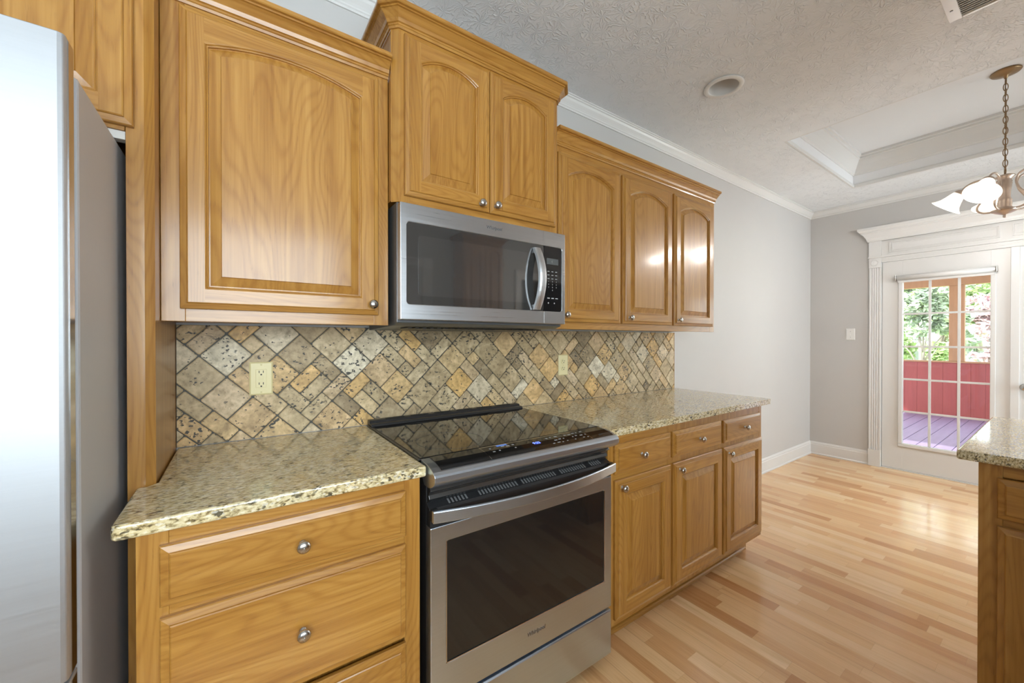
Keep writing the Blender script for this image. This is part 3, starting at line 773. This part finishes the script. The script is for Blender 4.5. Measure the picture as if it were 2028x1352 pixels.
mb = MB(); mb.prism_y(round_rect(GX0 + .042, SX - .085, GZ0 + .030, GZ1 - .040, .012), MY + .0021, MY + .0026); obj('window_screen', mb, MWS, dr)
mb = MB(); mb.box(GX0 - .002, GX1 + .002, MY + .026, MY + .0288, GZ0 - .003, GZ1 + .003); obj('inner_backing', mb, BLACKP, dr)
mb = MB(); mb.prism_y(round_rect(SX + .001, GX1 + .002, GZ0 - .002, GZ1 + .002, .010), MY + .0025, MY + .028); cp = obj('control_panel', mb, BLACKG, mw, L)
mb = MB(); mb.box(1.085, 1.150, MY + .0018, MY + .0028, 1.592, 1.618); ds = obj('display', mb, LCD, cp)
Y = MY + .0021
mb = MB(); text_mb(mb, '(', .011, FRONT(1.114, MY + .0014, 1.605), .0003); obj('display_mark', mb, LEGEND, ds)
def key(fn):
    mb = MB(); fn(mb); obj('key_legend', mb, LEGEND, cp)
for r_, row in enumerate(('1 2 3', '4 5 6', '7 8 9', '0')):
    for q, chx in enumerate(row.split() if row != '0' else ['', '0', '']):
        if chx: key(lambda m: text_mb(m, chx, .0085, FRONT(1.095 + q * .022, Y, 1.518 - r_ * .0125), .0003))
for r_ in range(3):
    for q in range(3): key(lambda m: m.box(1.089 + q * .022, 1.100 + q * .022, Y - .0002, Y + .0004, 1.560 - r_ * .0155, 1.5625 - r_ * .0155))
for q in range(3): key(lambda m: m.box(1.088 + q * .023, 1.102 + q * .023, Y - .0002, Y + .0004, 1.444, 1.448))
for q in (0, 1): key(lambda m: m.prism_y([(1.094 + q * .034 + .0032 * math.cos(R(a)), 1.425 + .0032 * math.sin(R(a))) for a in range(0, 360, 45)], Y - .0002, Y + .0004))
mb = MB(); text_mb(mb, 'Whirlpool', .0170, FRONT(.817, MY - .0004, 1.701), .0004, shear=.15); obj('lettering', mb, LOGO, fm)
# bowed handle
mb = MB(); N = 14; hz0, hz1 = 1.392, 1.652; A = []; 
sec = []
for k in range(N + 1):
    u = k / N; z = hz0 + (hz1 - hz0) * u; b = 4 * u * (1 - u)
    y = -.402 - .040 * b; w = .017
    sec.append(mb.vs([(1.024 - w, y + .010, z), (1.024 - w, y - .003, z), (1.024 - w * .5, y - .0065, z), (1.024 + w * .5, y - .0065, z), (1.024 + w, y - .003, z), (1.024 + w, y + .010, z)]))
mb.smooth = False
for a, b in zip(sec, sec[1:]): mb.bridge(a, b)
mb.face(sec[0][::-1]); mb.face(sec[-1])
mb.box(1.010, 1.038, -.402, MY + .002, hz0 + .004, hz0 + .022); mb.box(1.010, 1.038, -.402, MY + .002, hz1 - .022, hz1 - .004)
obj('handle', mb, HSTEEL, dr, bevel=.001)

# ------------------------------------------------------------------ range
rg = thing('kitchen_range', 'slide-in stainless electric range with black glass cooktop between the countertops', 'range', (.8135, -.35, 0)); L = loc_of(rg)
RX0, RX1 = .4355, 1.1905
mb = MB(); mb.box(RX0 + .003, RX1 - .003, -.628, -.03, .035, .905); obj('body', mb, BLACKP, rg, L, bevel=.002)
mb = MB(); mb.box(.428, 1.193, -.596, -.025, .9125, .9165); obj('cooktop_rim', mb, BLACKP, rg, L, bevel=.0015)
mb = MB(); mb.box(.436, 1.185, -.590, -.088, .9166, .9182); ct = obj('cooktop_glass', mb, BLACKG, rg, L, bevel=.0006)
mb = MB(); mb.prism_x([(-.088, .9166), (-.084, .926), (-.072, .929), (-.068, .926), (-.062, .926), (-.057, .936), (-.030, .938), (-.025, .930), (-.025, .9166)], .432, 1.183); bgd = obj('rear_vent_guard', mb, BLACKP, rg, L, bevel=.002)
for k in range(6):
    mb = MB(); mb.box(.50 + k * .11, .58 + k * .11, -.050, -.036, .9375, .9388); obj('vent_slot', mb, DARKGAP, bgd)
# burner outlines
mb = MB()
def annulus(cx, cy, r0, r1, z0, z1, n=48):
    q = []
    for r, z in ((r0, z0), (r1, z0), (r1, z1), (r0, z1)): q.append(mb.vs([(cx + r * math.cos(2 * math.pi * k / n), cy + r * math.sin(2 * math.pi * k / n), z) for k in range(n)]))
    for k in range(4): mb.bridge(q[k], q[(k + 1) % 4])
for cx_, cy_, r in ((.60, -.45, .115), (.60, -.20, .085), (1.02, -.45, .095), (1.02, -.20, .10), (.81, -.17, .055)): annulus(cx_, cy_, r - .0012, r, .9181, .9184)
obj('burner_outlines', mb, plain('faint_grey_print', (.03, .03, .03), .3), ct)
# sloping control fascia
prof = [(-.596, .9165), (-.635, .9135), (-.665, .9075), (-.685, .9005), (-.694, .894), (-.697, .888), (-.697, .874), (-.690, .866), (-.678, .858), (-.665, .852), (-.650, .848), (-.620, .848), (-.596, .88)]
mb = MB(); mb.prism_x(prof, RX0, RX1); fas = obj('control_fascia', mb, STEEL, rg, L, bevel=.0015)
mb = MB()
top = [(-.5975, .9182), (-.635, .9152), (-.662, .9098), (-.680, .9036)]
lo = [(y + .0004, z - .0030) for y, z in top]
mb.prism_x(top + lo[::-1], .462, 1.176); cpl = obj('control_glass', mb, BLACKG, fas)
mb = MB()
def on_slope(u):  # u 0..1 from back to front
    k = min(2, int(u * 3)); t = u * 3 - k; a, b = top[k], top[k + 1]
    return a[0] + (b[0] - a[0]) * t, a[1] + (b[1] - a[1]) * t + .0004
def dash(mb, x, u, w, d):
    (ya, za), (yb, zb) = on_slope(u), on_slope(min(1, u + d))
    mb.poly([(x, ya, za), (x + w, ya, za), (x + w, yb, zb), (x, yb, zb)])
    mb.poly([(x, ya, za - .0003), (x, yb, zb - .0003), (x + w, yb, zb - .0003), (x + w, ya, za - .0003)])
rl = random.Random(4)
for x0, n_ in ((.655, 6), (.885, 9)):
    for k in range(n_):
        for u in (.18, .42, .68):
            if rl.random() < .72: mb = MB(); dash(mb, x0 + k * .021 + rl.uniform(0, .005), u + rl.uniform(-.03, .03), rl.choice((.006, .009, .013)), .06); obj('key_legend', mb, LEGEND, cpl)
mb = MB(); y0_, z0_ = on_slope(.42)
text_mb(mb, '9:22', .017, Matrix.Translation((.832, y0_, z0_ + .0004)) @ Matrix.Rotation(R(10), 4, 'X'), .0002); obj('clock_digits', mb, BLUE, cpl)
mb = MB(); dash(mb, .690, .05, .040, .09); obj('status_bar', mb, BLUEDIM, cpl)
mb = MB()

for k in range(3):
    dash(mb, .628, k / 3 + .001, .0020, .332); dash(mb, 1.064, k / 3 + .001, .0020, .332)
dash(mb, .630, .001, .434, .05); obj('panel_outline', mb, CHROME, cpl)
# dark throat under the fascia
mb = MB(); mb.prism_x([(-.628, .905), (-.628, .80), (-.636, .802), (-.645, .812), (-.640, .822), (-.646, .832), (-.655, .838), (-.648, .8475), (-.63, .8475)], RX0 + .006, RX1 - .006); obj('throat', mb, plain('dark_glossy_steel', (.16, .165, .17), .22, .9), rg, L, bevel=.001)
# oven door
DX0, DX1 = .4385, 1.1895
mb = MB(); ring_plate(mb, DX0, DX1, .227, .735, .486, 1.152, .334, .688, -.660, -.629, .010); odo = obj('oven_door', mb, STEEL, rg, L, bevel=.002)
mb = MB(); mb.prism_y(round_rect(.4845, 1.1535, .3325, .6895, .010), -.6575, -.630); obj('window_glass', mb, OVENG, odo)
mb = MB()
for a, b, c, d in ((.486, 1.152, .334, .3365), (.486, .4885, .334, .688), (1.1495, 1.152, .334, .688)): mb.box(a, b, -.6602, -.6576, c, d)
obj('window_bead', mb, CHROME, odo)
mb = MB(); mb.prism_x([(-.629, .7355), (-.6575, .7355), (-.6575, .780), (-.653, .788), (-.629, .799)], DX0, DX1); bt = obj('door_top_band', mb, BLACKP, odo, bevel=.001); bt['label'] = 'black upper band'
mb = MB(); mb.prism_x([(-.629, .7992), (-.6295, .8005), (-.6312, .7992), (-.6305, .7985)], DX0, DX1); obj('top_bead', mb, CHROME, odo)
mb = MB()
for x0, n_ in ((.50, 6), (.605, 13), (.77, 13), (.94, 11), (1.09, 5)):
    for k in range(n_):
        x = x0 + k * .0115
        mb = MB(); mb.prism_x([(-.634, .7978), (-.650, .7904), (-.650, .7912), (-.634, .7986)], x, x + .0055); obj('vent_slot', mb, SLOTG, bt)  # slots are solid bars, their lit look put into the grey
mb = MB(); sec = []; N = 28
for k in range(N + 1):
    u = k / N; x = RX0 + .002 + (RX1 - RX0 - .004) * u; b = 1 - (2 * u - 1) ** 2
    y = -.684 - .050 * b
    sec.append(mb.vs([(x, y + .012, .759), (x, y + .003, .757), (x, y, .760), (x, y, .789), (x, y + .003, .792), (x, y + .012, .790)]))
for a, b in zip(sec, sec[1:]): mb.bridge(a, b)
mb.face(sec[0][::-1]); mb.face(sec[-1])
hd = obj('handle', mb, STEEL, odo, bevel=.001)
for x0 in (RX0 + .002, RX1 - .022):
    mb = MB(); mb.box(x0, x0 + .020, -.6735, -.6577, .758, .791); obj('handle_mount', mb, BLACKP, hd, bevel=.001)
mb = MB(); text_mb(mb, 'Whirlpool', .0185, FRONT(.8165, -.6605, .288), .0006, shear=.15); obj('lettering', mb, LOGOS, odo)
mb = MB(); mb.prism_x([(-.629, .040), (-.655, .040), (-.660, .044), (-.660, .2085), (-.657, .214), (-.640, .216), (-.629, .216)], DX0 + .001, DX1 - .001); obj('storage_drawer', mb, STEEL, rg, L, bevel=.0015)
for fx, fy in ((.50, -.60), (1.115, -.60), (.50, -.10), (1.115, -.10)):
    mb = MB(); mb.lathe([(.020, .0), (.022, .004), (.022, .010), (.012, .014), (.009, .034)], Matrix.Translation((fx, fy, .0005)), 16); obj('foot', mb, RUBBER, rg, L)

# ------------------------------------------------------------------ peninsula
pn = thing('peninsula_cabinet', 'oak peninsula cabinet at the right edge of the picture, under the second granite top', 'cabinet', (2.23, -2.27, 0)); 
PX, PY = 1.930, -1.517
L = loc_of(pn)
mb = MB(); mb.box(PX + .0195, 2.53, -3.02, PY, .0005, .8805); obj('carcass', mb, OV, pn, L, bevel=.001)
mb = MB(); mb.m = 0
cols = [(-1.556, .440), (-2.030, .440), (-2.504, .440)]
mb.box(PX, PX + .019, -1.566, PY, .06, .8805); mb.box(PX, PX + .019, -3.02, -2.935, .06, .8805)
for a in (-1.996 - .017, -2.47 - .017): mb.box(PX, PX + .019, a - .03, a + .03, .06, .8805)
mb.m = 1
for z0, z1 in ((.06, .12), (.688, .735), (.843, .8805)): mb.box(PX + .0006, PX + .0188, -2.935, -1.566, z0, z1)
obj('face_frame', mb, [OV, OY], pn, L, bevel=.001)
for y, w in cols:
    d = obj('drawer', drawer_mb(w, .124), OH, pn, (PX - .0005 + L[0], y + L[1], .716 + L[2]), R(-90)); knob(d, (w / 2, -.0195, .062))
    d = obj('door', door_mb(w, .57, .058, .058, .058, .0), DM, pn, (PX - .0005 + L[0], y + L[1], .122 + L[2]), R(-90)); knob(d, (w - .03, -.0195, .53))
slab('countertop', 'speckled gold granite top on the peninsula at the right edge of the picture', [(1.904, -3.05), (1.904, -1.473), (2.86, -1.473), (2.86, -3.05)], (2.4, -2.3))

# tall pantry on the opposite wall, seen in the reflections
pt = thing('pantry_cabinet', 'tall oak pantry cabinet mirrored in the microwave door', 'cabinet', (2.24, -3.08, .913)); L = loc_of(pt)
mb = MB(); mb.box(1.98, 2.48, YO + .002, -2.86, .9135, 2.34); obj('carcass', mb, OV, pt, L)
for x0 in (1.99, 2.237): obj('door', door_mb(.243, 1.38, .05, .05, .05, .035), DM, pt, (x0 + .2435 + L[0], -2.8595 + L[1], .94 + L[2]), R(180))
mb = MB(); mb.sweep(cabcrown, [(2.48, YO + .002), (2.48, -2.86), (1.98, -2.86), (1.98, YO + .002)][::-1][::-1], z=2.34); obj('crown', mb, OH, pt, L)

# ------------------------------------------------------------------ glazed double door and its surround
def leaf(name, y_hi, y_lo, knob_side):
    mb = MB(); x0, x1 = XR + .012, XR + .056
    gy0, gy1, gz0, gz1 = y_hi - .1455, y_lo + .126, .262, 1.823
    if knob_side: gy0, gy1 = y_hi - .126, y_lo + .1455
    mb.box(x0, x1, gy0, y_hi, .012, 2.03); mb.box(x0, x1, y_lo, gy1, .012, 2.03); mb.box(x0, x1, gy1, gy0, .012, gz0); mb.box(x0, x1, gy1, gy0, gz1, 2.03)
    d = struct(name, mb, WHITE, bevel=.001)
    mb = MB()
    o, i_, t = .028, .002, x0 - .014
    for a, b, c, e in ((gy1 - o, gy0 + o, gz1 - i_, gz1 + o), (gy1 - o, gy0 + o, gz0 - o, gz0 + i_), (gy0 - i_, gy0 + o, gz0 + i_ + .0002, gz1 - i_ - .0002), (gy1 - o, gy1 + i_, gz0 + i_ + .0002, gz1 - i_ - .0002)): mb.box(t, x0 - .0005, a, b, c, e)
    obj('glazing_frame', mb, WHITE, d, bevel=.004)
    mb = MB(); mb.box(x0 + .018, x0 + .024, gy1, gy0, gz0, gz1); obj('glass', mb, PANE, d)
    mb = MB(); w = .009
    for k in (1, 2):
        y = gy0 + (gy1 - gy0) * k / 3; mb.box(x0 + .008, x0 + .0175, y - w, y + w, gz0, gz1)
    for k in range(1, 5):
        z = gz0 + (gz1 - gz0) * k / 5; mb.box(x0 + .0085, x0 + .017, gy1, gy0, z - w, z + w)
    obj('muntins', mb, WHITE, d, bevel=.002)
    return d
d1 = leaf('door_1', -.5945, -1.4065, False); d2 = leaf('door_2', -1.4095, -2.2195, True)
mb = MB(); mb.box(XR - .003, XR + .0115, -1.432, -1.384, .012, 2.03); obj('astragal', mb, WHITE, d1, bevel=.003)
mb = MB(); m = Matrix.Translation((XR + .012, -1.462, .877)) @ Matrix.Rotation(R(-90), 4, 'Y')
mb.lathe([(.030, 0), (.030, .006), (.012, .010), (.010, .030), (.022, .038), (.027, .050), (.022, .062), (.008, .068), (.001, .069)], m, 20); obj('door_knob', mb, NICKEL, d2)
mb = MB(); mb.box(XR + .002, XR + .12, DY1 + .002, DY0 - .002, .0005, .010); obj('threshold', mb, WHITE, d1)
# casing: plinths, fluted legs, rosettes, panelled head
mb = MB()
for s, ya in ((1, -.500), (-1, -2.314)):
    lo, hi = (ya - .092, ya) if s > 0 else (ya, ya + .092)
    mb.box(XR - .028, XR - .0005, lo, hi, .0005, .165)                         # plinth
    pts = [(XR - .0005, lo + .002), (XR - .020, lo + .002), (XR - .020, lo + .012)]
    for k in range(4):
        y = lo + .014 + k * .017
        pts += [(XR - .020, y), (XR - .014, y + .0045), (XR - .014, y + .0095), (XR - .020, y + .014)]
    pts += [(XR - .020, hi - .002), (XR - .0005, hi - .002)]
    mb.prism_z(pts, .1652, 1.982)                                                # fluted leg
    mb.box(XR - .026, XR - .0005, lo, hi, 1.9822, 2.078)                          # rosette block
    mb.lathe([(.034, 0), (.034, .003), (.026, .005), (.022, .002), (.014, .003), (.008, .006), (.001, .007)], Matrix.Translation((XR - .026, (lo + hi) / 2, 2.03)) @ Matrix.Rotation(R(-90), 4, 'Y'), 24)
    mb.box(XR - .030, XR - .0005, lo, hi, 2.0925, 2.242)
mb.box(XR - .036, XR - .0005, -2.320, -.494, 2.0782, 2.0922)
mb.box(XR - .016, XR - .0005, -2.222, -.592, 2.03, 2.078)
for k in range(3): mb.box(XR - .022 + k * .002, XR - .016, -2.222, -.592, 2.038 + k * .014, 2.046 + k * .014)
mb.box(XR - .018, XR - .0005, -2.222, -.592, 2.0925, 2.242)
for ya, yb in ((-.650, -1.330), (-1.395, -2.075)):                                # frieze panels
    for i, x in ((0., .011), (.018, .007)):
        a, b, z0, z1 = ya - i, yb + i, 2.118 + i, 2.220 - i
        w = .008
        for q in ((b, a, z0, z0 + w), (b, a, z1 - w, z1), (a - w, a, z0 + w, z1 - w), (b, b + w, z0 + w, z1 - w)): mb.box(XR - .018 - x, XR - .018, *q)
headc = [(0, 0), (.008, 0), (.010, .010), (.014, .014), (.018, .034), (.034, .064), (.044, .078), (.052, .082), (.052, .094), (.064, .098), (.070, .110), (.074, .112), (.074, .134), (0, .134)]
mb.sweep(headc, [(XR - .0005, -.500), (XR - .030, -.500), (XR - .030, -2.314), (XR - .0005, -2.314)][:], z=2.242)
t4 = struct('trim_4', mb, WHITE, bevel=.0008)
# casings on the opposite wall
mb = MB()
for x0 in (2.83, 3.72): mb.box(x0, x0 + .09, YO + .0005, YO + .02, .0005, 2.0295); mb.box(x0, x0 + .09, YO + .0005, YO + .026, 2.03, 2.13)
mb.box(2.92, 3.72, YO + .0005, YO + .018, 2.03, 2.12)
struct('trim_5', mb, WHITE, bevel=.001)
mb = MB()
for k in range(4): mb.box(1.02, 1.62, YO + .0005, YO + .012 + .004 * (k % 2), 2.05 + k * .022, 2.07 + k * .022)
mb.box(1.62, 1.72, YO + .0005, YO + .026, 2.03, 2.14)
for k in range(5): mb.box(1.62 + k * .02, 1.634 + k * .02, YO + .0005, YO + .02, .0005, 2.029)
struct('trim_6', mb, WHITE)

# roller shade
rs = thing('roller_shade', 'white roller shade rolled up above the glass of the glazed door', 'window shade', (XR - .022, -1.006, 1.86)); 
m = Matrix.Rotation(R(90), 4, 'X')
mb = MB(); mb.lathe([(.001, -.300), (.023, -.300), (.023, .300), (.001, .300)], m, 24); obj('fabric_roll', mb, WHITE, rs)
for y in (-.309, .309):
    mb = MB(); mb.box(-.024, .0325, y - .004, y + .004, -.026, .026); obj('bracket', mb, NICKEL, rs, bevel=.002)
mb = MB(); mb.box(.012, .020, -.298, .298, -.046, -.018); obj('hem_bar', mb, WHITE, rs, bevel=.002)

# ------------------------------------------------------------------ ceiling fittings
cl = thing('recessed_light', 'round white recessed downlight in the stippled ceiling, switched off', 'ceiling light', (2.207, -.572, ZC)); 
mb = MB(); mb.lathe([(.076, -.0010), (.098, -.0010), (.100, -.004), (.096, -.008), (.078, -.0095), (.074, -.006), (.074, -.001)], n=40, caps=False); obj('trim_ring', mb, WHITEP, cl)
mb = MB(); mb.lathe([(.0735, -.0050), (.0725, .012), (.068, .040), (.058, .072), (.042, .084), (.041, .094), (.001, .095)], n=40, caps=False); obj('baffle', mb, plain('white_baffle', (.74, .73, .71), .4), cl)
vt = thing('ceiling_vent', 'white louvred air register in the ceiling at the upper right', 'air vent', (2.425, -1.55, ZC)); 
VX0, VX1, VY0, VY1 = -.148, .148, -.182, .183
mb = MB(); f1, f2 = .012, .040
for q in ((VX0, VX1, VY1 - f2, VY1), (VX0, VX1, VY0, VY0 + f2), (VX0, VX0 + f1, VY0 + f2, VY1 - f2), (VX1 - f1, VX1, VY0 + f2, VY1 - f2)): mb.box(q[0], q[1], q[2], q[3], -.010, -.0005)
vf = obj('frame', mb, WHITEP, vt, bevel=.002)
mb = MB()
for k in range(17):
    x = VX0 + f1 + .006 + k * .0158
    mb.prism_y([(x, -.008), (x + .0135, -.0030), (x + .0135, -.0017), (x, -.0067)], VY0 + f2, VY1 - f2)
obj('louvres', mb, WHITEP, vt)
mb = MB(); mb.box(VX0 + .003, VX1 - .003, VY0 + .003, VY1 - .003, -.0011, -.0004); obj('duct', mb, plain('duct_grey', (.70, .69, .67), .7), vt)
mb = MB(); mb.lathe([(.005, -.0102), (.005, -.0112), (.001, -.0116)], Matrix.Translation((.06, VY1 - .018, 0)), 12); obj('screw', mb, DRILL, vf)
# chandelier
CX, CY = 3.943, -1.436
ch = thing('chandelier', 'brass chandelier with lit frosted bell shades hanging on a chain from the tray ceiling', 'chandelier', (CX, CY, 2.03))
def zz(z): return z - 2.03
mb = MB(); mb.lathe([(.001, zz(ZT - .001)), (.064, zz(ZT - .001)), (.066, zz(ZT - .006)), (.060, zz(ZT - .014)), (.030, zz(ZT - .022)), (.010, zz(ZT - .028)), (.007, zz(ZT - .045)), (.001, zz(ZT - .047))], n=32); obj('canopy', mb, BRASS, ch)
mb = MB(); z = ZT - .046; k = 0; pitch = .034
def link(mb, z0, rot, hh=.024, ww=.010, r=.0022):
    pts = []
    for q in range(14):
        a = 2 * math.pi * q / 14; pts.append(Vector((ww * math.cos(a) * math.cos(rot), ww * math.cos(a) * math.sin(rot), z0 + hh * math.sin(a))))
    pts.append(pts[0]); pts.append(pts[1]); mb.tube(pts, r, 6)
while z > 2.325: link(mb, zz(z - .018), (k % 2) * math.pi / 2 + .3); z -= pitch; k += 1
link(mb, zz(2.318), .2, .022, .020, .0026)
mb.tube([(.004, 0, zz(ZT - .04)), (.006, .003, zz(2.8)), (-.004, -.004, zz(2.6)), (.005, .002, zz(2.45)), (0, 0, zz(2.30))], .0025, 6)
obj('chain', mb, BRASS, ch)
mb = MB(); mb.lathe([(.001, zz(2.305)), (.020, zz(2.300)), (.040, zz(2.292)), (.041, zz(2.285)), (.030, zz(2.276)), (.026, zz(2.262)), (.030, zz(2.255)), (.026, zz(2.248)), (.030, zz(2.241)), (.026, zz(2.234)), (.028, zz(2.226)),
    (.024, zz(2.20)), (.022, zz(2.16)), (.026, zz(2.145)), (.030, zz(2.138)), (.026, zz(2.130)), (.030, zz(2.122)), (.027, zz(2.10)), (.034, zz(2.088)), (.058, zz(2.082)), (.060, zz(2.076)), (.045, zz(2.066)), (.022, zz(2.055)), (.010, zz(2.050)), (.008, zz(2.045)), (.010, zz(2.040)), (.006, zz(2.032)), (.001, zz(2.030))], n=28); obj('column', mb, BRASSL, ch)
for k in range(5):
    a = R(91 + 72 * k); ca, sa = math.cos(a), math.sin(a)
    def P(r, z): return (r * ca, r * sa, zz(z))
    mb = MB()
    ctrl = [(.045, 2.078), (.085, 2.080), (.110, 2.098), (.112, 2.125), (.092, 2.160), (.066, 2.200), (.055, 2.245), (.070, 2.282), (.105, 2.296), (.140, 2.288), (.168, 2.268), (.182, 2.245)]
    pts = []
    for i in range(len(ctrl) - 1):
        p0, p1, p2, p3 = (ctrl[max(0, i - 1)], ctrl[i], ctrl[i + 1], ctrl[min(len(ctrl) - 1, i + 2)])
        for s in range(4):
            t = s / 4; q = []
            for c in (0, 1): q.append(.5 * (2 * p1[c] + (p2[c] - p0[c]) * t + (2 * p0[c] - 5 * p1[c] + 4 * p2[c] - p3[c]) * t * t + (3 * p1[c] - p0[c] - 3 * p2[c] + p3[c]) * t ** 3))
            pts.append(P(*q))
    pts.append(P(*ctrl[-1])); mb.tube(pts, .0055, 8); arm = obj('arm', mb, BRASSL, ch)
    ax = Vector((ca * .62, sa * .62, -.78)).normalized()
    m = Matrix.Translation(P(.176, 2.252)) @ ax.to_track_quat('Z', 'Y').to_matrix().to_4x4()
    mb = MB(); mb.lathe([(.001, -.004), (.016, -.002), (.028, .008), (.031, .022), (.028, .026), (.001, .026)], m, 24); obj('socket_cap', mb, BRASSL, arm)
    mb = MB(); mb.lathe([(.024, .018), (.030, .024), (.037, .042), (.044, .066), (.054, .090), (.068, .108), (.082, .120), (.080, .121), (.066, .110), (.052, .092), (.042, .067), (.034, .042), (.027, .024)], m, 32, False); obj('lamp_shade', mb, SHADEG, arm)
for k in range(5):
    a = R(91 + 72 * k); lamp('chandelier_bulb_light', 'POINT', (CX + .245 * math.cos(a), CY + .245 * math.sin(a), 2.155), (0, 0, 0), 8.0, (1, .97, .95), .035)

# ------------------------------------------------------------------ porch and garden beyond the door
PXE = 9.5
mb = MB(); k = 0; y = -3.6
while y < 1.9:
    mb.box(XR + .14, PXE - .002, y, y + .136, -.012, .022); y += .142
struct('porch_deck', mb, DECKW, bevel=.002)
hw = thing('porch_half_wall', 'dark red boarded half wall across the far side of the porch', 'porch wall', (PXE, -.85, -.012))
mb = MB(); y = -3.6
while y < 1.9: mb.box(0, .05, y + .85, y + .85 + .148, 0, .90); y += .15
obj('boards', mb, REDW, hw)
mb = MB(); mb.box(-.03, .09, -2.75, 2.75, .9005, .926); obj('ledge', mb, CEDAR, hw, bevel=.004)
for y0, y1, lab in ((-.61, -.515, 'left of the pair of cedar posts seen through the door glass'), (-.685, -.630, 'narrow right of the pair of cedar posts seen through the door glass')):
    mb = MB(); mb.box(-.045, .045, -(y1 - y0) / 2, (y1 - y0) / 2, 0, 1.226)
    tag(obj('porch_post', mb, CEDAR, None, (PXE + .03, (y0 + y1) / 2, .9145), bevel=.004), lab, 'post', 'cedar porch posts')
mb = MB(); mb.box(-.06, .06, -2.75, 2.75, 0, .16); tag(obj('porch_beam', mb, CEDAR, None, (PXE + .03, -.85, 2.141), bevel=.004), 'brown timber beam across the top of the porch opening', 'beam')
mb = MB(); mb.box(XR + .13, PXE + .5, -3.6, 1.9, 2.302, 2.36)
struct('porch_roof', mb, CEDAR)
mb = MB(); mb.box(PXE + .3, 60, -40, 30, -.60, -.55); struct('ground', mb, GRASS)
mb = MB(); rgn = random.Random(2); y = -24.
while y < 14: mb.box(-.04, .04, y, y + .19, 0, 1.35 + rgn.uniform(-.02, .02)); y += .2
tag(obj('garden_fence', mb, FENCEM, None, (23.2, 0, -.55)), 'grey board fence at the far end of the lawn', 'fence')
def tree(label, x, y, h, cr, n, mat, seed, trunk=.12, low=.35):
    r = random.Random(seed)
    t = thing('garden_tree', label, 'tree', (x, y, -.55), group='trees beyond the porch')
    mb = MB(); mb.tube([(0, 0, 0), (r.uniform(-.1, .1), r.uniform(-.1, .1), h * .3), (r.uniform(-.3, .3), r.uniform(-.3, .3), h * .7)], [trunk, trunk * .8, trunk * .35], 8)
    for q in range(5):
        a = r.uniform(0, 6.28); z0 = h * r.uniform(.25, .5); mb.tube([(0, 0, z0), (math.cos(a) * cr * .4, math.sin(a) * cr * .4, z0 + h * .15), (math.cos(a) * cr * .7, math.sin(a) * cr * .7, z0 + h * .22)], [trunk * .5, trunk * .3, trunk * .12], 6)
    obj('trunk', mb, BARK, t)
    mb = MB()
    blobs = [(r.gauss(0, cr * .45), r.gauss(0, cr * .45), h * r.uniform(low, 1.), cr * r.uniform(.3, .5)) for _ in range(16)]
    for _ in range(n):
        bx, by, bz, br = r.choice(blobs)
        d = Vector((r.gauss(0, 1), r.gauss(0, 1), r.gauss(0, 1))).normalized() * br * r.uniform(.6, 1.05)
        c = Vector((bx, by, bz)) + d * Vector((1, 1, .75)).length / 1.6
        s = r.uniform(.05, .12)
        u = Vector((r.gauss(0, 1), r.gauss(0, 1), r.gauss(0, .6))).normalized(); v = u.orthogonal().normalized()
        mb.poly([c - u * s, c + v * s * .5, c + u * s, c - v * s * .5])
    me = mesh('foliage', mb, mat); obj('foliage', me, None, t)
tree('bright green tree seen through the left column of door panes', 16.5, 2.0, 5.2, 1.15, 8000, LEAF1, 1, low=.15)
tree('pale green tree seen through the middle column of door panes', 20.2, .9, 6.0, 1.2, 8000, LEAF1, 2, low=.2)
tree('small grey green tree with pale trunk right behind the middle door panes', 13.6, .42, 3.3, .55, 2600, LEAF2, 3, .05, low=.5)
tree('pink blossoming tree seen through the right column of door panes', 15.3, -.70, 2.8, .6, 1800, LEAF3, 5, .05, low=.45)
tree('green tree seen through the right column of door panes, behind the pink one', 17.0, -2.3, 6.0, 1.0, 8000, LEAF1, 4, low=.2)
tree('grey green tree farthest left behind the porch', 26.5, 5.4, 8.5, 1.6, 8000, LEAF2, 6, low=.12)
tree('grey green tree farthest away, behind the middle and right door panes', 29.5, .9, 8.5, 1.7, 8000, LEAF2, 8, low=.12)
